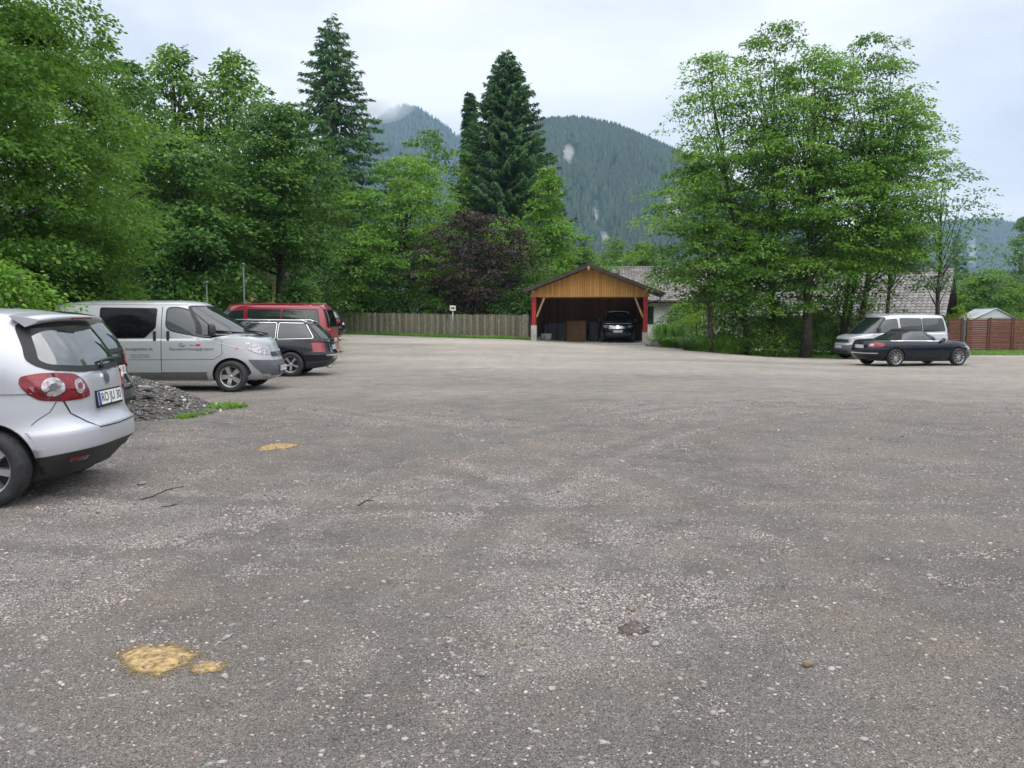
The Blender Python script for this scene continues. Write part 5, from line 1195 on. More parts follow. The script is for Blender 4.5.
def ground_material():
    m, nt, N, L = mat('gravel_ground'); o = N.new('ShaderNodeOutputMaterial'); b = N.new('ShaderNodeBsdfPrincipled'); b.inputs['Roughness'].default_value = .92; b.inputs['Specular IOR Level'].default_value = .25
    tc = N.new('ShaderNodeTexCoord')
    def noise(sc, det=5, rough=.6, dist=0):
        n = N.new('ShaderNodeTexNoise'); n.inputs['Scale'].default_value = sc; n.inputs['Detail'].default_value = det; n.inputs['Roughness'].default_value = rough; n.inputs['Distortion'].default_value = dist
        L.new(tc.outputs['Object'], n.inputs['Vector']); return n.outputs['Fac']
    def ramp(src, a, ca, b_, cb):
        r = N.new('ShaderNodeValToRGB'); r.color_ramp.elements[0].position = a; r.color_ramp.elements[1].position = b_; r.color_ramp.elements[0].color = (*ca, 1); r.color_ramp.elements[1].color = (*cb, 1)
        L.new(src, r.inputs[0]); return r.outputs[0]
    def mix(f, a, b_, mode='MIX'):
        x = N.new('ShaderNodeMix'); x.data_type = 'RGBA'; x.blend_type = mode
        for s, v in ((0, f), (6, a), (7, b_)):
            if isinstance(v, (int, float)): x.inputs[s].default_value = v
            elif isinstance(v, tuple): x.inputs[s].default_value = (*v, 1)
            else: L.new(v, x.inputs[s])
        return x.outputs[2]
    def vor(sc):
        v = N.new('ShaderNodeTexVoronoi'); v.inputs['Scale'].default_value = sc; L.new(tc.outputs['Object'], v.inputs['Vector'])
        s = N.new('ShaderNodeSeparateColor'); L.new(v.outputs['Color'], s.inputs[0]); return v, s
    def math_(op, a, b_=None, c=None):
        x = N.new('ShaderNodeMath'); x.operation = op; x.use_clamp = False
        for i, v in enumerate((a, b_, c)):
            if v is None: continue
            if isinstance(v, (int, float)): x.inputs[i].default_value = v
            else: L.new(v, x.inputs[i])
        return x.outputs[0]
    v1, s1 = vor(95); v2, s2 = vor(38); v3, s3 = vor(230)
    at = N.new('ShaderNodeAttribute'); at.attribute_name = 'pale'
    big = noise(.35, 4); mid = noise(2.2, 6, .65, .4)
    brk = noise(9, 5, .7); pale = math_('MULTIPLY_ADD', mid, 1.5, math_('MULTIPLY_ADD', brk, 1.2, math_('MULTIPLY_ADD', at.outputs['Fac'], 1.25, -1.92))); pc = N.new('ShaderNodeClamp'); L.new(pale, pc.inputs[0]); pale = pc.outputs[0]
    base = ramp(mid, .3, (.112, .104, .100), .72, (.198, .184, .176))
    base = mix(ramp(noise(.8, 5, .6, .3), .45, (0, 0, 0), .75, (1, 1, 1)), base, (.225, .19, .16))
    far_sheen = N.new('ShaderNodeAttribute'); far_sheen.attribute_name = 'far_sheen'; base = mix(far_sheen.outputs['Fac'], base, ramp(mid, .3, (.46, .42, .365), .7, (.64, .59, .52)))  # sheen of the distant lot painted into the base colour
    base = mix(ramp(big, .35, (0, 0, 0), .7, (.5, .5, .5)), base, (.215, .205, .193))
    # fine grains
    grain = ramp(s3.outputs[0], 0, (.35, .35, .35), 1, (1.75, 1.70, 1.60)); base = mix(.95, base, mix(1.0, base, grain, 'MULTIPLY'))
    # chips: amount grows with the pale patches
    def chips(v, s, rad, thr, col_a, col_b, base):
        inr = math_('LESS_THAN', v.outputs['Distance'], rad); sel = math_('LESS_THAN', s.outputs[1], thr); f = math_('MULTIPLY', inr, sel)
        return mix(f, base, ramp(s.outputs[2], 0, col_a, 1, col_b))
    base = chips(v1, s1, .42, math_('MULTIPLY_ADD', pale, .82, .05), (.29, .262, .25), (.66, .60, .57), base)
    base = chips(v2, s2, .33, math_('MULTIPLY_ADD', pale, .20, .03), (.19, .18, .17), (.42, .39, .36), base)
    # worn, tyre-darkened tracks
    L.new(base, b.inputs['Base Color'])
    h = math_('MULTIPLY_ADD', noise(11, 4, .6), 4.5, math_('MULTIPLY_ADD', math_('MINIMUM', v1.outputs['Distance'], .5), -.8, math_('MULTIPLY_ADD', noise(26, 6, .7), 1.6, math_('MULTIPLY', math_('MINIMUM', v2.outputs['Distance'], .4), -1.0))))
    bp = N.new('ShaderNodeBump'); bp.inputs['Strength'].default_value = 1.0; bp.inputs['Distance'].default_value = .02; L.new(h, bp.inputs['Height']); L.new(bp.outputs[0], b.inputs['Normal'])
    L.new(b.outputs[0], o.inputs[0]); return m
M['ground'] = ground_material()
def axis(lims):
    out = []
    for a, b, s in lims: out.append(np.arange(a, b, s))
    return np.concatenate(out)
xs = axis([(-6000, -1000, 1000), (-1000, -100, 100), (-100, -30, 7), (-30, -8, 1), (-8, 8, .16), (8, 30, 1), (30, 100, 7), (100, 1000, 100), (1000, 6001, 1000)])
ys = axis([(-3000, -300, 540), (-300, -20, 40), (-20, 1, 2), (1, 14, .12), (14, 30, .4), (30, 100, 1.6), (100, 1000, 60), (1000, 7001, 1000)])
GXm, GYm = np.meshgrid(xs, ys)
near = np.exp(-((GYm / 18) ** 2)) * (np.abs(GXm) < 30)
def micro(x, y): return .020 * fbm(x, y, .9, 21, 3) * np.exp(-(y / 22) ** 2)
Z = gz(GXm, GYm) + micro(GXm, GYm)
Vg = np.stack([GXm, GYm, Z], -1).reshape(-1, 3); ny, nx = GXm.shape
i = np.arange((ny - 1) * (nx - 1)); r_, c_ = i // (nx - 1), i % (nx - 1); a_ = r_ * nx + c_
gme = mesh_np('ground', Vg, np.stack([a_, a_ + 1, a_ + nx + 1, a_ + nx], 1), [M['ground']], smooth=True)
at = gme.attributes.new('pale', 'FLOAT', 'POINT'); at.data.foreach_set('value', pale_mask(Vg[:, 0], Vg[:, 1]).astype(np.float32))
at = gme.attributes.new('far_sheen', 'FLOAT', 'POINT'); at.data.foreach_set('value', (np.clip((Vg[:, 1] - 12) / 26, 0, 1) ** .8 * .85 * np.clip(.75 + .7 * fbm(Vg[:, 0] * .4, Vg[:, 1] * 1.2, .6, 44, 3), .1, 1)).astype(np.float32))  # painted sheen: ground colour turns paler with distance
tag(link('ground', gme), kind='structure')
def gzz(x, y): return gz(x, y) + micro(x, y)

def stonemat(name, pal):
    m, nt, N, L = mat(name); o = N.new('ShaderNodeOutputMaterial'); b = N.new('ShaderNodeBsdfPrincipled'); b.inputs['Roughness'].default_value = .85
    g = N.new('ShaderNodeNewGeometry'); r = N.new('ShaderNodeValToRGB'); r.color_ramp.interpolation = 'LINEAR'
    for k, (p, c) in enumerate(pal):
        e = r.color_ramp.elements[k] if k < 2 else r.color_ramp.elements.new(p)
        if k < 2: e.position = p
        e.color = (*c, 1)
    L.new(g.outputs['Random Per Island'], r.inputs[0]); L.new(r.outputs[0], b.inputs['Base Color']); L.new(b.outputs[0], o.inputs[0]); return m
M['chips'] = stonemat('gravel_chips', [(0, (.08, .075, .07)), (1, (.60, .54, .50)), (.3, (.19, .172, .16)), (.55, (.32, .28, .255)), (.8, (.43, .38, .35)), (.92, (.38, .28, .24))])
M['rubble'] = stonemat('rubble_stones', [(0, (.06, .057, .053)), (1, (.60, .57, .54)), (.5, (.125, .118, .11)), (.8, (.15, .14, .13)), (.94, (.27, .25, .235))])
M['flatstones'] = stonemat('flat_stones', [(0, (.13, .128, .122)), (1, (.36, .345, .32)), (.6, (.22, .215, .205))])
def scatter(name, P, sz, m, seed, kind='stuff', parent=None, flat=.55, sub=0):
    """many small faceted stones in ONE mesh"""
    r = np.random.default_rng(seed); base = []
    for k in range(6):
        bm = bmesh.new(); bmesh.ops.create_icosphere(bm, subdivisions=1, radius=1)
        if sub == 0:
            bmesh.ops.decimate = None if False else getattr(bmesh.ops, 'decimate', None)
        v = np.array([list(x.co) for x in bm.verts]); f = np.array([[x.index for x in q.verts] for q in bm.faces]); bm.free()
        v = v * (1 + r.normal(0, .13, (len(v), 1))); base.append((v, f))
    VV = []; FF = []; off = 0; kk = r.integers(0, 6, len(P))
    for k in range(6):
        idx = np.where(kk == k)[0]; n = len(idx)
        if n == 0: continue
        v, f = base[k]; an = r.random(n) * 6.28; c, s = np.cos(an), np.sin(an); S = sz[idx]
        el = np.stack([S * (.8 + .6 * r.random(n)), S * (.6 + .4 * r.random(n)), S * flat * (.6 + .7 * r.random(n))], 1)
        w = v[None] * el[:, None, :]; X = w[..., 0] * c[:, None] - w[..., 1] * s[:, None]; Y = w[..., 0] * s[:, None] + w[..., 1] * c[:, None]
        w = np.stack([X, Y, w[..., 2]], -1) + P[idx][:, None, :]; VV.append(w.reshape(-1, 3)); FF.append((f[None] + off + np.arange(n)[:, None, None] * len(v)).reshape(-1, 3)); off += n * len(v)
    o = link(name, mesh_np(name, np.concatenate(VV), np.concatenate(FF), [m]), parent)
    if kind: o['kind'] = kind
    return o
def gravel():
    r = np.random.default_rng(77); out = []
    # sample in view fan with density falling off with distance
    n = 330000; Y = 2.0 + 13 * r.random(n) ** 1.7; X = (r.random(n) * 2 - 1) * Y * .68
    pm = pale_mask(X, Y); bk = np.clip(.5 + 1.3 * fbm(X, Y, 5.5, 31, 3), 0, 1.3); keep = r.random(n) < (.075 + 2.0 * (pm * bk) ** 2.8) * np.clip(Y / 6, .4, 1.2); X, Y = X[keep], Y[keep]
    n = len(X); sz = .0026 + .0072 * r.random(n) ** 2.8 + .0006 * Y * .5; big = r.random(n) < .02; sz[big] *= 1.9
    P = np.stack([X, Y, gzz(X, Y) + sz * .1], 1)
    o = scatter('gravel', P, sz, M['chips'], 5)
    n = 3600; Y = 2.2 + 18 * r.random(n) ** 1.4; X = (r.random(n) * 2 - 1) * Y * .68; sz = .006 + .017 * r.random(n) ** 3 + .0004 * Y
    P = np.stack([X, Y, gzz(X, Y) - sz * .08], 1); scatter('gravel', P, sz, M['flatstones'], 6, flat=.35); return n
ng = gravel()
# single larger stones one can point at
def stone(label, qx, qy, r_, seed, mname, group=None, sz=.75):
    x, Y = gp(qx, qy)
    mb = MB(); mb.bm(stone_mesh(r_, 1.15, .9, sz, seed), M[mname], None, True); o = mb.build('stone'); o.location = (x, Y, float(gzz(x, Y)) + r_ * sz * .35); o.rotation_euler.z = seed * 1.3
    tag(o, label, 'stone', group)
M['stone_pale'] = pbr('pale_stone', (.33, .31, .285), .85, noise=(40, .3), bump=(80, .4))
M['stone_brown'] = pbr('brown_stone', (.20, .155, .10), .85, noise=(40, .4), bump=(80, .4))
M['stone_grey'] = pbr('grey_stone', (.20, .195, .19), .85, noise=(40, .35), bump=(80, .4))
stone('round brown stone lying alone on the right of the foreground gravel', 808, 666, .027, 1, 'stone_brown')
stone('white oval stone at the upper right of the pale gravel patch', 710, 574, .022, 2, 'stone_pale', sz=.6)
stone('pale upright stone just below the small brown hollow in the gravel', 656, 646, .019, 3, 'stone_pale')
stone('brown stone sitting on the rim of the small hollow in the gravel', 631, 610, .021, 4, 'stone_brown')
stone('dark yellow-brown stone left of the pale gravel patch', 522, 645, .019, 5, 'stone_brown', sz=.5)
stone('flat grey stone below the rear bumper of the silver hatchback', 142, 484, .045, 6, 'stone_grey', sz=.5)
stone('pale pebble right below the large sandy patch', 225, 678, .017, 7, 'stone_pale')
stone('pale pebble just right and above the large sandy patch', 227, 638, .016, 8, 'stone_pale')
for k, (a, b, c) in enumerate([(223, 640, .014), (612, 660, .014), (864, 741, .015), (704, 688, .014), (530, 672, .015), (427, 616, .016), (449, 617, .016), (476, 609, .015), (552, 690, .017), (758, 741, .014), (98, 578, .018), (622, 462, .03), (838, 512, .018), (815, 598, .016), (676, 700, .013), (482, 676, .018), (636, 512, .018), (300, 690, .014), (120, 640, .016), (934, 640, .014)]):
    stone('small grey pebble lying loose on the gravel', a, b, c, 10 + k, 'stone_pale' if k % 3 else 'stone_grey', 'loose pebbles on the gravel', .6 if k % 2 else .45)
# hollow dirt, twigs, sandy patches
M['sand'] = pbr('yellow_sand', (.34, .238, .105), .95, noise=(38, .6), bump=(60, 1.0))
M['dirt'] = pbr('damp_dirt', (.095, .075, .064), .95, noise=(18, .4), bump=(50, .8))
def patch_mound(name, label, qx, qy, rx, ry, h, m, seed, cat, kind=None):
    x, Y = gp(qx, qy); g = np.random.default_rng(seed); K, A = 9, 48; ph = g.random(6) * 6.28; V = []; Fc = []
    for i in range(K + 1):
        q = i / K
        for j in range(A):
            a = 2 * math.pi * j / A; rr = q * (1 + .16 * math.sin(2*a+ph[0]) + .11 * math.sin(3*a+ph[1]) + .07*math.sin(5*a+ph[2]) + .05*math.sin(9*a+ph[3]) + .03*math.sin(17*a+ph[4]))
            X, Y2 = x + rx*rr*math.cos(a), Y + ry*rr*math.sin(a)
            V.append((X, Y2, float(gzz(X, Y2)) + .004 + h * (1 - q ** 2) * (1 + .25*math.sin(9*X*3+ph[5])*math.sin(31*Y2)) - .012 * (q ** 8)))
    for i in range(K):
        for j in range(A): Fc.append((i*A+j, i*A+(j+1) % A, (i+1)*A+(j+1) % A, (i+1)*A+j))
    mb = MB(); mb.add(V, Fc, M[m], True); o = mb.build(name, None, True)
    n = int(2600 * max(rx, .08) / .17); a = g.random(n) * 6.28; q = .78 + np.abs(g.normal(0, .20, n)); lob = 1 + .16 * np.sin(2*a+ph[0]) + .11 * np.sin(3*a+ph[1]) + .07*np.sin(5*a+ph[2]) + .05*np.sin(9*a+ph[3]) + .03*np.sin(17*a+ph[4])
    X, Y2 = x + rx*q*lob*np.cos(a), Y + ry*q*lob*np.sin(a); sz = .0012 + .0022 * g.random(n); c = scatter('loose_grains', np.stack([X, Y2, gzz(X, Y2) + .003], 1), sz, M[m], seed, 'stuff', o)
    n = int(70 * rx / .17); a = g.random(n) * 6.28; q = np.sqrt(g.random(n)); X, Y2 = x + rx*q*np.cos(a), Y + ry*q*np.sin(a); sz = .003 + .004 * g.random(n); scatter('loose_chips', np.stack([X, Y2, gzz(X, Y2) + h * (1 - q ** 2) + .004], 1), sz, M['chips'], seed + 9, 'stuff', o)
    return tag(o, label, cat, None, kind)
patch_mound('sand_patch', 'large yellow sandy patch in the left foreground gravel', 157, 659, .17, .155, .012, 'sand', 1, 'sand patch')
patch_mound('sand_patch', 'tiny sandy patch touching the right side of the large one', 207, 668, .058, .065, .007, 'sand', 2, 'sand patch')
patch_mound('sand_patch', 'small yellow sandy patch farther off in front of the silver van', 277, 447, .20, .26, .012, 'sand', 3, 'sand patch')
patch_mound('dirt_patch', 'small dark damp hollow among the pale gravel', 634, 629, .07, .075, .003, 'dirt', 4, 'dirt patch')
def twig(label, pts, r_, seed):
    P = []
    for (a, b) in pts: x, Y = gp(a, b); P.append((x, Y, float(gzz(x, Y)) + .006))
    m = MB(); m.tube(P, [r_ * (1 - .6 * k / len(P)) for k in range(len(P))], M['bark'], 6); m.tube([P[1], (P[1][0] + .06, P[1][1] + .09, P[1][2] + .02)], [r_ * .6, r_ * .2], M['bark'], 5); tag(m.build('twig'), label, 'twig')
twig('thin bent brown twig lying on the gravel right of the silver hatchback', [(140, 500), (152, 497), (165, 491), (172, 489), (184, 487)], .006, 1)
twig('short brown twig lying near the middle of the gravel', [(358, 505), (366, 500), (374, 500)], .006, 2)
twig('short dark twig lying below the bent twig on the gravel', [(160, 507), (170, 506), (178, 504)], .005, 3)
# rubble heap in front of the silver van
def rubble():
    x0, y0 = px(126, 13.5), 13.5; r = empty('rubble_heap', (x0, y0, gzf(x0, y0)), 0, 'grey heap of broken stone between the dark hatchback and the silver van', 'rubble heap')
    rx, ry, hh = 1.45, 1.45, .60
    def hf(x, y): q = np.sqrt((x / rx) ** 2 + (y / ry) ** 2) * (1 + .10 * np.sin(3 * np.arctan2(y, x) + 1)); return hh * np.clip(1 - q ** 1.25, 0, 1) ** 1.0 + .035 * fbm(x, y, 3.5, 9, 3) * np.clip(1.1 - q, 0, 1)
    g = np.linspace(-2.0, 2.0, 70); X, Y = np.meshgrid(g, g); Z = hf(X, Y) - .03; V = np.stack([X, Y, Z], -1).reshape(-1, 3); i = np.arange(69 * 69); a = (i // 69) * 70 + i % 69
    link('heap', mesh_np('heap', V, np.stack([a, a+1, a+71, a+70], 1), [M['heapdirt']], smooth=True), r)
    gr = np.random.default_rng(6); n = 7500; an = gr.random(n) * 6.28; q = np.sqrt(gr.random(n)) * 1.08; X = np.cos(an) * q * rx; Y = np.sin(an) * q * ry; sz = .010 + .030 * gr.random(n) ** 3
    scatter('loose_stones', np.stack([X, Y, np.maximum(hf(X, Y) - .03, 0) + sz * .2], 1), sz, M['rubble'], 8, 'stuff', r, .7)
    for k, (u, v, s) in enumerate([(.35, -.8, .12), (.05, -.95, .09), (.65, -.7, .08), (-.3, -.8, .08), (.9, -.5, .07), (.5, -.45, .07), (1.05, -.55, .06), (.0, -.6, .09)]):
        m = MB(); m.bm(stone_mesh(s, 1.2, 1, .75, 40 + k), M['stone_grey' if k % 2 else 'heapdirt'], Matrix.Translation((u, v, float(hf(u, v)) + s * .2)), False); m.build('rock', r)
M['heapdirt'] = pbr('heap_dirt', (.085, .078, .07), .95, noise=(12, .5), bump=(40, 1.0))
rubble()
# grass: verges, tufts
M['turf'] = pbr('turf', (.075, .095, .045), .95, noise=(3, .35), bump=(30, .8))
def verge(name, pts, seed, n, h, lift=.006, bump=0.0, blade='grass', kindn='structure'):
    """a sheet of turf from a polyline pair (near, far) plus real blades on it"""
    V = []; Fc = []; K = 8; P = []
    for (xa, ya), (xb, yb) in pts:
        for k in range(K + 1):
            t = k / K; x, y = xa + (xb - xa) * t, ya + (yb - ya) * t; V.append((x, y, gzf(x, y) + lift + bump * math.sin(math.pi * min(1, t * 1.0)) ** .8 - (.05 if k in (0, K) else 0)))
    for i in range(len(pts) - 1):
        for k in range(K): a = i*(K+1)+k; Fc.append((a, a+K+1, a+K+2, a+1))
    m = MB(); m.add(V, Fc, M['turf'], True); tag(m.build(name + '_turf' if False else 'grass_verge', None, True), kind='structure')
    def area(r, n):
        s = r.random(n) * (len(pts) - 1); i = s.astype(int); f = s - i; A = np.array([p[0] for p in pts]); B = np.array([p[1] for p in pts])
        a = A[i] * (1 - f)[:, None] + A[i+1] * f[:, None]; b = B[i] * (1 - f)[:, None] + B[i+1] * f[:, None]; t = r.random(n) ** .9 * 1.1 - .06; p = a + (b - a) * t[:, None]
        a = r.normal(0, .12, (n, 2)); p = p + a; tc = np.clip(t, 0, 1)
        return np.stack([p[:, 0], p[:, 1], gz(p[:, 0], p[:, 1]) + lift + bump * np.sin(np.pi * tc) ** .8 - .03], 1)
    blades('grass', None, None, 0, 0, n, 1, h, blade, seed, .012, 'stuff', area=area)
verge('a', [((px(p, y), y), (px(p, y + 2.2), y + 2.2)) for p, y in ((330, 54.5), (380, 52.6), (430, 50.6), (480, 48.8), (532, 47.2))], 1, 9000, .22)
verge('b', [((px(a, b), b), (px(a - c, b + d), b + d)) for a, b, c, d in ((687, 44.0, 2, 4), (696, 40.6, 3, 7), (706, 38.9, 3, 8), (726, 39.6, 1, 7), (747, 40.2, 0, 6), (790, 39.8, 0, 6), (833, 38.8, 0, 6), (880, 41, 0, 5), (945, 42.3, 0, 4), (1060, 42.3, 0, 4))], 2, 24000, .15, bump=.06)
verge('c', [((-8.6, 13.0), (-8.6, 22)), ((-12, 12.5), (-12, 22)), ((-30, 12), (-30, 30))], 3, 9000, .25)
verge('d', [((-11, 22), (-12, 60)), ((-14, 22), (-20, 60)), ((-40, 22), (-60, 60))], 4, 9000, .4)
verge('e', [((-14, 57), (-18, 120)), ((0, 52), (-4, 120)), ((8, 50.5), (10, 120)), ((14, 44), (18, 120)), ((30, 47.5), (50, 120))], 5, 8000, .4, bump=.0)
blades('grass_tuft', 'bright green grass mound on the bank below the leftmost maple', 'grass tuft', px(714, 39.9), 39.9, 2600, 2.6, .75, 'grass', 9, .02)
blades('grass_tuft', 'tall grass tuft beside the garden steps', 'grass tuft', px(703, 41.5), 41.5, 600, 1.1, .8, 'grass', 10, .02)
blades('weed_tuft', 'low green weeds at the foot of the rubble heap', 'weeds', px(190, 13.0), 13.0, 70, .6, .08, 'grass', 11, .010)
blades('weed_tuft', 'low green weeds beside the front wheel of the silver van', 'weeds', px(222, 14.0), 14.0, 300, .7, .08, 'grass', 12, .010)
blades('weed_tuft', 'sparse weeds in front of the rubble heap', 'weeds', px(178, 12.4), 12.6, 110, .35, .07, 'grass', 13, .010)
veg()
# ------------------------------------------------------------------ hills, haze, sky, light, camera
def hillmat(name, rock_amt):
    m, nt, N, L = mat(name); o = N.new('ShaderNodeOutputMaterial'); b = N.new('ShaderNodeBsdfPrincipled'); b.inputs['Roughness'].default_value = .95; b.inputs['Specular IOR Level'].default_value = .1
    tc = N.new('ShaderNodeTexCoord'); at = N.new('ShaderNodeAttribute'); at.attribute_name = 'rock'
    n = N.new('ShaderNodeTexNoise'); n.inputs['Scale'].default_value = .012; n.inputs['Detail'].default_value = 10; n.inputs['Roughness'].default_value = .7; L.new(tc.outputs['Object'], n.inputs['Vector'])
    r = N.new('ShaderNodeValToRGB'); r.color_ramp.elements[0].position = .35; r.color_ramp.elements[1].position = .68; r.color_ramp.elements[0].color = (.007, .020, .016, 1); r.color_ramp.elements[1].color = (.020, .050, .028, 1); L.new(n.outputs['Fac'], r.inputs[0])
    mp = N.new('ShaderNodeMapping'); mp.inputs['Scale'].default_value = (.03, .03, .008); L.new(tc.outputs['Object'], mp.inputs[0])
    n2 = N.new('ShaderNodeTexNoise'); n2.inputs['Scale'].default_value = 1; n2.inputs['Detail'].default_value = 8; n2.inputs['Roughness'].default_value = .7; L.new(mp.outputs[0], n2.inputs['Vector'])
    ad = N.new('ShaderNodeMath'); ad.operation = 'ADD'; L.new(at.outputs['Fac'], ad.inputs[0]); L.new(n2.outputs['Fac'], ad.inputs[1])
    gt = N.new('ShaderNodeMapRange'); gt.inputs['From Min'].default_value = 1.08; gt.inputs['From Max'].default_value = 1.42; L.new(ad.outputs[0], gt.inputs['Value'])
    rr = N.new('ShaderNodeValToRGB'); rr.color_ramp.elements[0].color = (.07, .085, .075, 1); rr.color_ramp.elements[1].color = (.36, .355, .34, 1); L.new(n2.outputs['Fac'], rr.inputs[0])
    x = N.new('ShaderNodeMix'); x.data_type = 'RGBA'; L.new(gt.outputs[0], x.inputs[0]); L.new(r.outputs[0], x.inputs[6]); L.new(rr.outputs[0], x.inputs[7]); L.new(x.outputs[2], b.inputs['Base Color'])
    L.new(b.outputs[0], o.inputs[0]); return m
M['hill'] = hillmat('hill_forest', 1)
M['fir'] = leafmat('far_firs', (.007, .022, .017), (.015, .038, .024), (.034, .068, .032), .05)
def hill(D, ridge, depth, seed, cliffs, ntree, th, rough=1.0):
    """ridge: image columns and rows of the skyline for a range standing D metres away; built as a solid slope"""
    xs_ = np.linspace(px(ridge[0][0], D), px(ridge[-1][0], D), 220); rz = np.interp(xs_, [px(a, D) for a, b in ridge], [pz(b, D) for a, b in ridge])
    k = np.array([1, 2, 3, 2, 1]) / 9; rz = np.convolve(np.pad(rz, 2, 'edge'), k, 'valid')
    vs = np.concatenate([np.linspace(0, 1, 70), np.linspace(1.05, 1.8, 10)])
    X, Vv = np.meshgrid(xs_, vs); RZ = np.broadcast_to(rz, X.shape)
    Y = D + (Vv - 1) * depth + 35 * fbm(X, Vv * 500, .006, seed, 3) * np.clip(1 - Vv, 0, 1) * rough
    q = np.where(Vv <= 1, Vv ** .85, 1 - (Vv - 1) * .7); Zz = (RZ * q) + 26 * rough * fbm(X, Vv * depth, .016, seed + 1, 4) * np.sin(np.pi * np.clip(Vv, 0, 1)) * (RZ / RZ.max())
    Vh = np.stack([X, Y, np.maximum(Zz, -5)], -1).reshape(-1, 3); ny, nx = X.shape; i = np.arange((ny-1)*(nx-1)); a = (i // (nx-1)) * nx + i % (nx-1)
    me = mesh_np('hill', Vh, np.stack([a, a+1, a+nx+1, a+nx], 1), [M['hill']], smooth=True)
    rk = np.zeros(len(Vh))
    for cx, cy, sx, sy, amt in cliffs:
        PX = 512 + Vh[:, 0] * F / Vh[:, 1]; PY = HOR - (Vh[:, 2] - H) * F / Vh[:, 1]; rk += amt * np.exp(-((PX - cx) / sx) ** 2 - ((PY - cy) / sy) ** 2)
    t = me.attributes.new('rock', 'FLOAT', 'POINT'); t.data.foreach_set('value', rk.astype(np.float32)); tag(link('hill', me), kind='structure')
    # conifers on the slope, ONE mesh of cones
    r = np.random.default_rng(seed); n = ntree; u = r.random(n); v = r.random(n) ** .75; v[: n // 8] = 1 - .01 * r.random(n // 8)
    fi = u * (nx - 1.001); fj = v * 69 * .9999; ii = fi.astype(int); jj = np.minimum(fj.astype(int), 68); fu = (fi - ii)[:, None]; fv = (fj - jj)[:, None]; G = Vh.reshape(ny, nx, 3); RK = rk.reshape(ny, nx)
    P = G[jj, ii]*(1-fu)*(1-fv) + G[jj, ii+1]*fu*(1-fv) + G[jj+1, ii]*(1-fu)*fv + G[jj+1, ii+1]*fu*fv
    keep = (r.random(n) > np.clip(RK[jj, ii] * 1.6, 0, .97)); P = P[keep]; n = len(P)
    hh = th * (.6 + .7 * r.random(n)); w = hh * (.22 + .16 * r.random(n)); ang = r.random(n) * 6.28; k = 5; V = []
    for s in range(k): V.append(P + np.stack([w*np.cos(ang+s*2*np.pi/k), w*np.sin(ang+s*2*np.pi/k), -hh*.1], 1))
    V.append(P + np.stack([w*0, w*0, hh], 1)); V = np.stack(V, 1).reshape(-1, 3); b = np.arange(n)[:, None] * (k + 1)
    Fq = np.concatenate([b + np.array([[s, (s+1) % k, k]]) for s in range(k)]); tag(link('forest', mesh_np('forest', V, Fq, [M['fir']])), kind='stuff')
hill(1000, [(330, 330), (440, 250), (500, 150), (545, 130), (575, 128), (610, 134), (650, 150), (700, 172), (760, 210), (850, 262), (960, 312), (1000, 330)], 430, 3,
     [(567, 158, 9, 16, 1.0), (672, 208, 16, 28, 1.0), (594, 214, 7, 22, .8), (636, 205, 9, 14, .6), (604, 240, 8, 14, .75), (650, 232, 8, 12, .8)], 26000, 9)
hill(1900, [(-260, 215), (-60, 200), (120, 205), (260, 190), (335, 165), (370, 138), (392, 119), (410, 114), (428, 122), (450, 138), (480, 160), (560, 200), (700, 240), (860, 300), (900, 330)], 750, 7, [(450, 180, 20, 14, .45)], 24000, 15)
hill(2150, [(700, 330), (820, 262), (900, 232), (945, 226), (985, 224), (1006, 228), (1040, 250), (1120, 240), (1250, 190), (1400, 200)], 800, 9, [(968, 252, 9, 24, .95), (1000, 264, 9, 12, .75), (942, 245, 6, 12, .6)], 24000, 13)

# unseen wooded slope added behind the camera to darken reflections and cut horizon light
def added_back_hill():
    a = np.linspace(-2.6, 2.6, 90); v = np.linspace(0, 1, 14); A, Vv = np.meshgrid(a, v)
    rad = 46 + 90 * Vv + 6 * fbm(A * 20, Vv * 3, .8, 4, 3); Hh = (1 + 15 * Vv ** .7 + 6 * fbm(A * 30, Vv * 20, .5, 6, 3) * Vv) * np.clip((2.62 - np.abs(A)) * 3, 0, 1)
    X = rad * np.sin(A); Y = -rad * np.cos(A) - 4; Vh = np.stack([X, Y, np.maximum(Hh, 0) - .5], -1).reshape(-1, 3); ny, nx = X.shape; i = np.arange((ny-1)*(nx-1)); a_ = (i // (nx-1)) * nx + i % (nx-1)
    keep = np.ones(len(a_), bool); P = Vh[a_]; keep = ~((P[:, 1] > 0) & (np.abs(P[:, 0]) < np.maximum(P[:, 1], 1) * 1.1 + 6))
    a_ = a_[keep]; tag(link('hill', mesh_np('hill', Vh, np.stack([a_, a_+1, a_+nx+1, a_+nx], 1), [M['hill']], smooth=True)), kind='structure')  # added hill out of view, darkens what the cars mirror
added_back_hill()

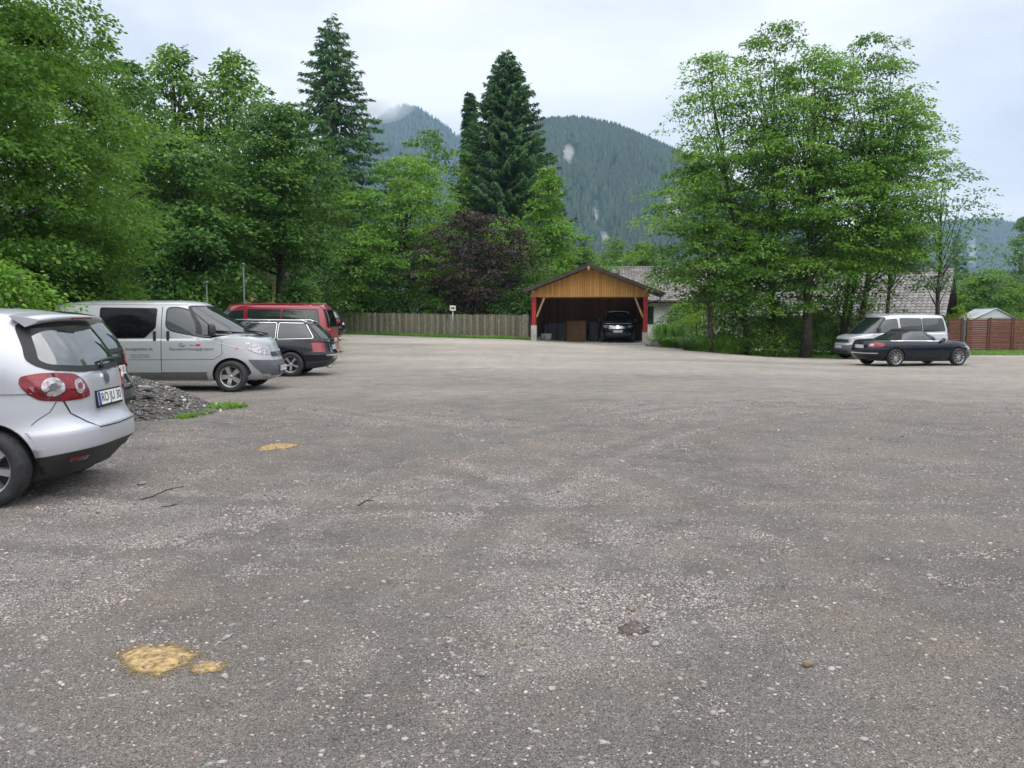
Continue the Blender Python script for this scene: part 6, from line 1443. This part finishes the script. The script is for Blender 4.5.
def volmat(name, dens, col, aniso=.3):
    m, nt, N, L = mat(name); o = N.new('ShaderNodeOutputMaterial'); v = N.new('ShaderNodeVolumePrincipled'); v.inputs['Density'].default_value = dens; v.inputs['Color'].default_value = (*col, 1); v.inputs['Anisotropy'].default_value = aniso
    L.new(v.outputs[0], o.inputs['Volume']); return m
HAZE = True
if HAZE:
    mb = MB(); mb.box(-1900, 1900, -700, 2900, -30, 640, volmat('haze_air', HAZED, (.50, .72, 1.0))); hz = mb.build('haze'); tag(hz, kind='stuff')
    cm = volmat('cloud_mist', .007, (1, 1, 1), .2)
    def puff(p, q, D, rx, ry, rz_):
        bm = bmesh.new(); bmesh.ops.create_icosphere(bm, subdivisions=3, radius=1)
        for v in bm.verts: c = v.co; v.co = Vector((c.x*rx, c.y*ry, c.z*rz_)) * (1 + .12*math.sin(3*c.x+p)*math.sin(4*c.y) + .1*math.sin(5*c.z+q))
        mb = MB(); mb.bm(bm, cm, Matrix.Translation((px(p, D), D, pz(q, D))), True); return mb
    gr = np.random.default_rng(4)
    for k in range(16):
        p_ = 314 + 72 * k / 15 + gr.normal(0, 6); q_ = 122 - 14 * k / 15 + gr.normal(0, 6); s_ = 20 + 24 * gr.random()
        tag(puff(p_, q_, 1560 + 60 * gr.random(), s_ * 1.5, s_, s_ * .62).build('mist'), kind='stuff')

w = bpy.data.worlds.new('World'); scene.world = w; w.use_nodes = True; nt = w.node_tree; nt.nodes.clear(); N, L = nt.nodes, nt.links
SUN_EL, SUN_AZ = 58, 150          # azimuth measured clockwise from +Y
o = N.new('ShaderNodeOutputWorld'); sk = N.new('ShaderNodeTexSky'); sk.sky_type = 'NISHITA'; sk.sun_disc = False; sk.sun_elevation = R(SUN_EL); sk.sun_rotation = R(SUN_AZ); sk.air_density = 1; sk.dust_density = 2
bg = N.new('ShaderNodeBackground'); bg.inputs['Strength'].default_value = .1
tc = N.new('ShaderNodeTexCoord')
mp = N.new('ShaderNodeMapping'); mp.inputs['Scale'].default_value = (1.2, 1.2, 3.2); L.new(tc.outputs['Generated'], mp.inputs[0])
n = N.new('ShaderNodeTexNoise'); n.inputs['Scale'].default_value = 1.9; n.inputs['Detail'].default_value = 5; n.inputs['Roughness'].default_value = .5; n.inputs['Distortion'].default_value = .3; L.new(mp.outputs[0], n.inputs['Vector'])
cr = N.new('ShaderNodeValToRGB'); e = cr.color_ramp.elements; e[0].position = .36; e[1].position = .62; e[0].color = (*[c * SKYB for c in (6.0, 6.2, 6.7)], 1); e[1].color = (*[c * SKYB for c in (9.3, 9.35, 9.6)], 1)
L.new(n.outputs['Fac'], cr.inputs[0])
sxyz = N.new('ShaderNodeSeparateXYZ'); L.new(tc.outputs['Generated'], sxyz.inputs[0]); mr = N.new('ShaderNodeMapRange'); mr.interpolation_type = 'SMOOTHSTEP'      # an overcast sky is brightest overhead
mr.inputs['From Min'].default_value = .30; mr.inputs['From Max'].default_value = .95; mr.inputs['To Min'].default_value = .72; mr.inputs['To Max'].default_value = 1.6; L.new(sxyz.outputs['Z'], mr.inputs['Value'])
mm = N.new('ShaderNodeMix'); mm.data_type = 'RGBA'; mm.blend_type = 'MULTIPLY'; mm.inputs[0].default_value = 1; L.new(cr.outputs[0], mm.inputs[6]); L.new(mr.outputs[0], mm.inputs[7])
mx = N.new('ShaderNodeMix'); mx.data_type = 'RGBA'; mx.inputs[0].default_value = .94; L.new(sk.outputs[0], mx.inputs[6]); L.new(mm.outputs[2], mx.inputs[7]); L.new(mx.outputs[2], bg.inputs['Color']); L.new(bg.outputs[0], o.inputs[0])
sl = bpy.data.lights.new('sun', 'SUN'); sl.energy = SUNE; sl.angle = R(90); sl.color = (1, .965, .91); so = bpy.data.objects.new('sun', sl); COL.objects.link(so)
az = R(SUN_AZ); el = R(SUN_EL); d = Vector((math.sin(az) * math.cos(el), math.cos(az) * math.cos(el), math.sin(el))); so.rotation_euler = d.to_track_quat('Z', 'Y').to_euler(); so.location = (0, 0, 40)
cam = bpy.data.cameras.new('camera'); co = bpy.data.objects.new('camera', cam); COL.objects.link(co); scene.camera = co
cam.sensor_width = 36; cam.lens = F / 1024 * 36; cam.clip_end = 30000; cam.clip_start = .05
co.location = (0, 0, H); co.rotation_euler = (R(90) - math.atan((384 - HOR) / F), 0, 0)
vs = scene.view_settings; vs.view_transform = 'Standard'; vs.look = 'None'; vs.exposure = EXPO; vs.gamma = 1
scene.cycles.volume_bounces = 2; scene.cycles.max_bounces = 6; scene.cycles.diffuse_bounces = 3; scene.cycles.transmission_bounces = 3; scene.cycles.glossy_bounces = 3; scene.cycles.transparent_max_bounces = 6
scene.cycles.volume_max_steps = 64; scene.cycles.use_denoising = True
for ob in [x for x in bpy.data.objects if x.name.startswith('tmp_')]: bpy.data.objects.remove(ob)
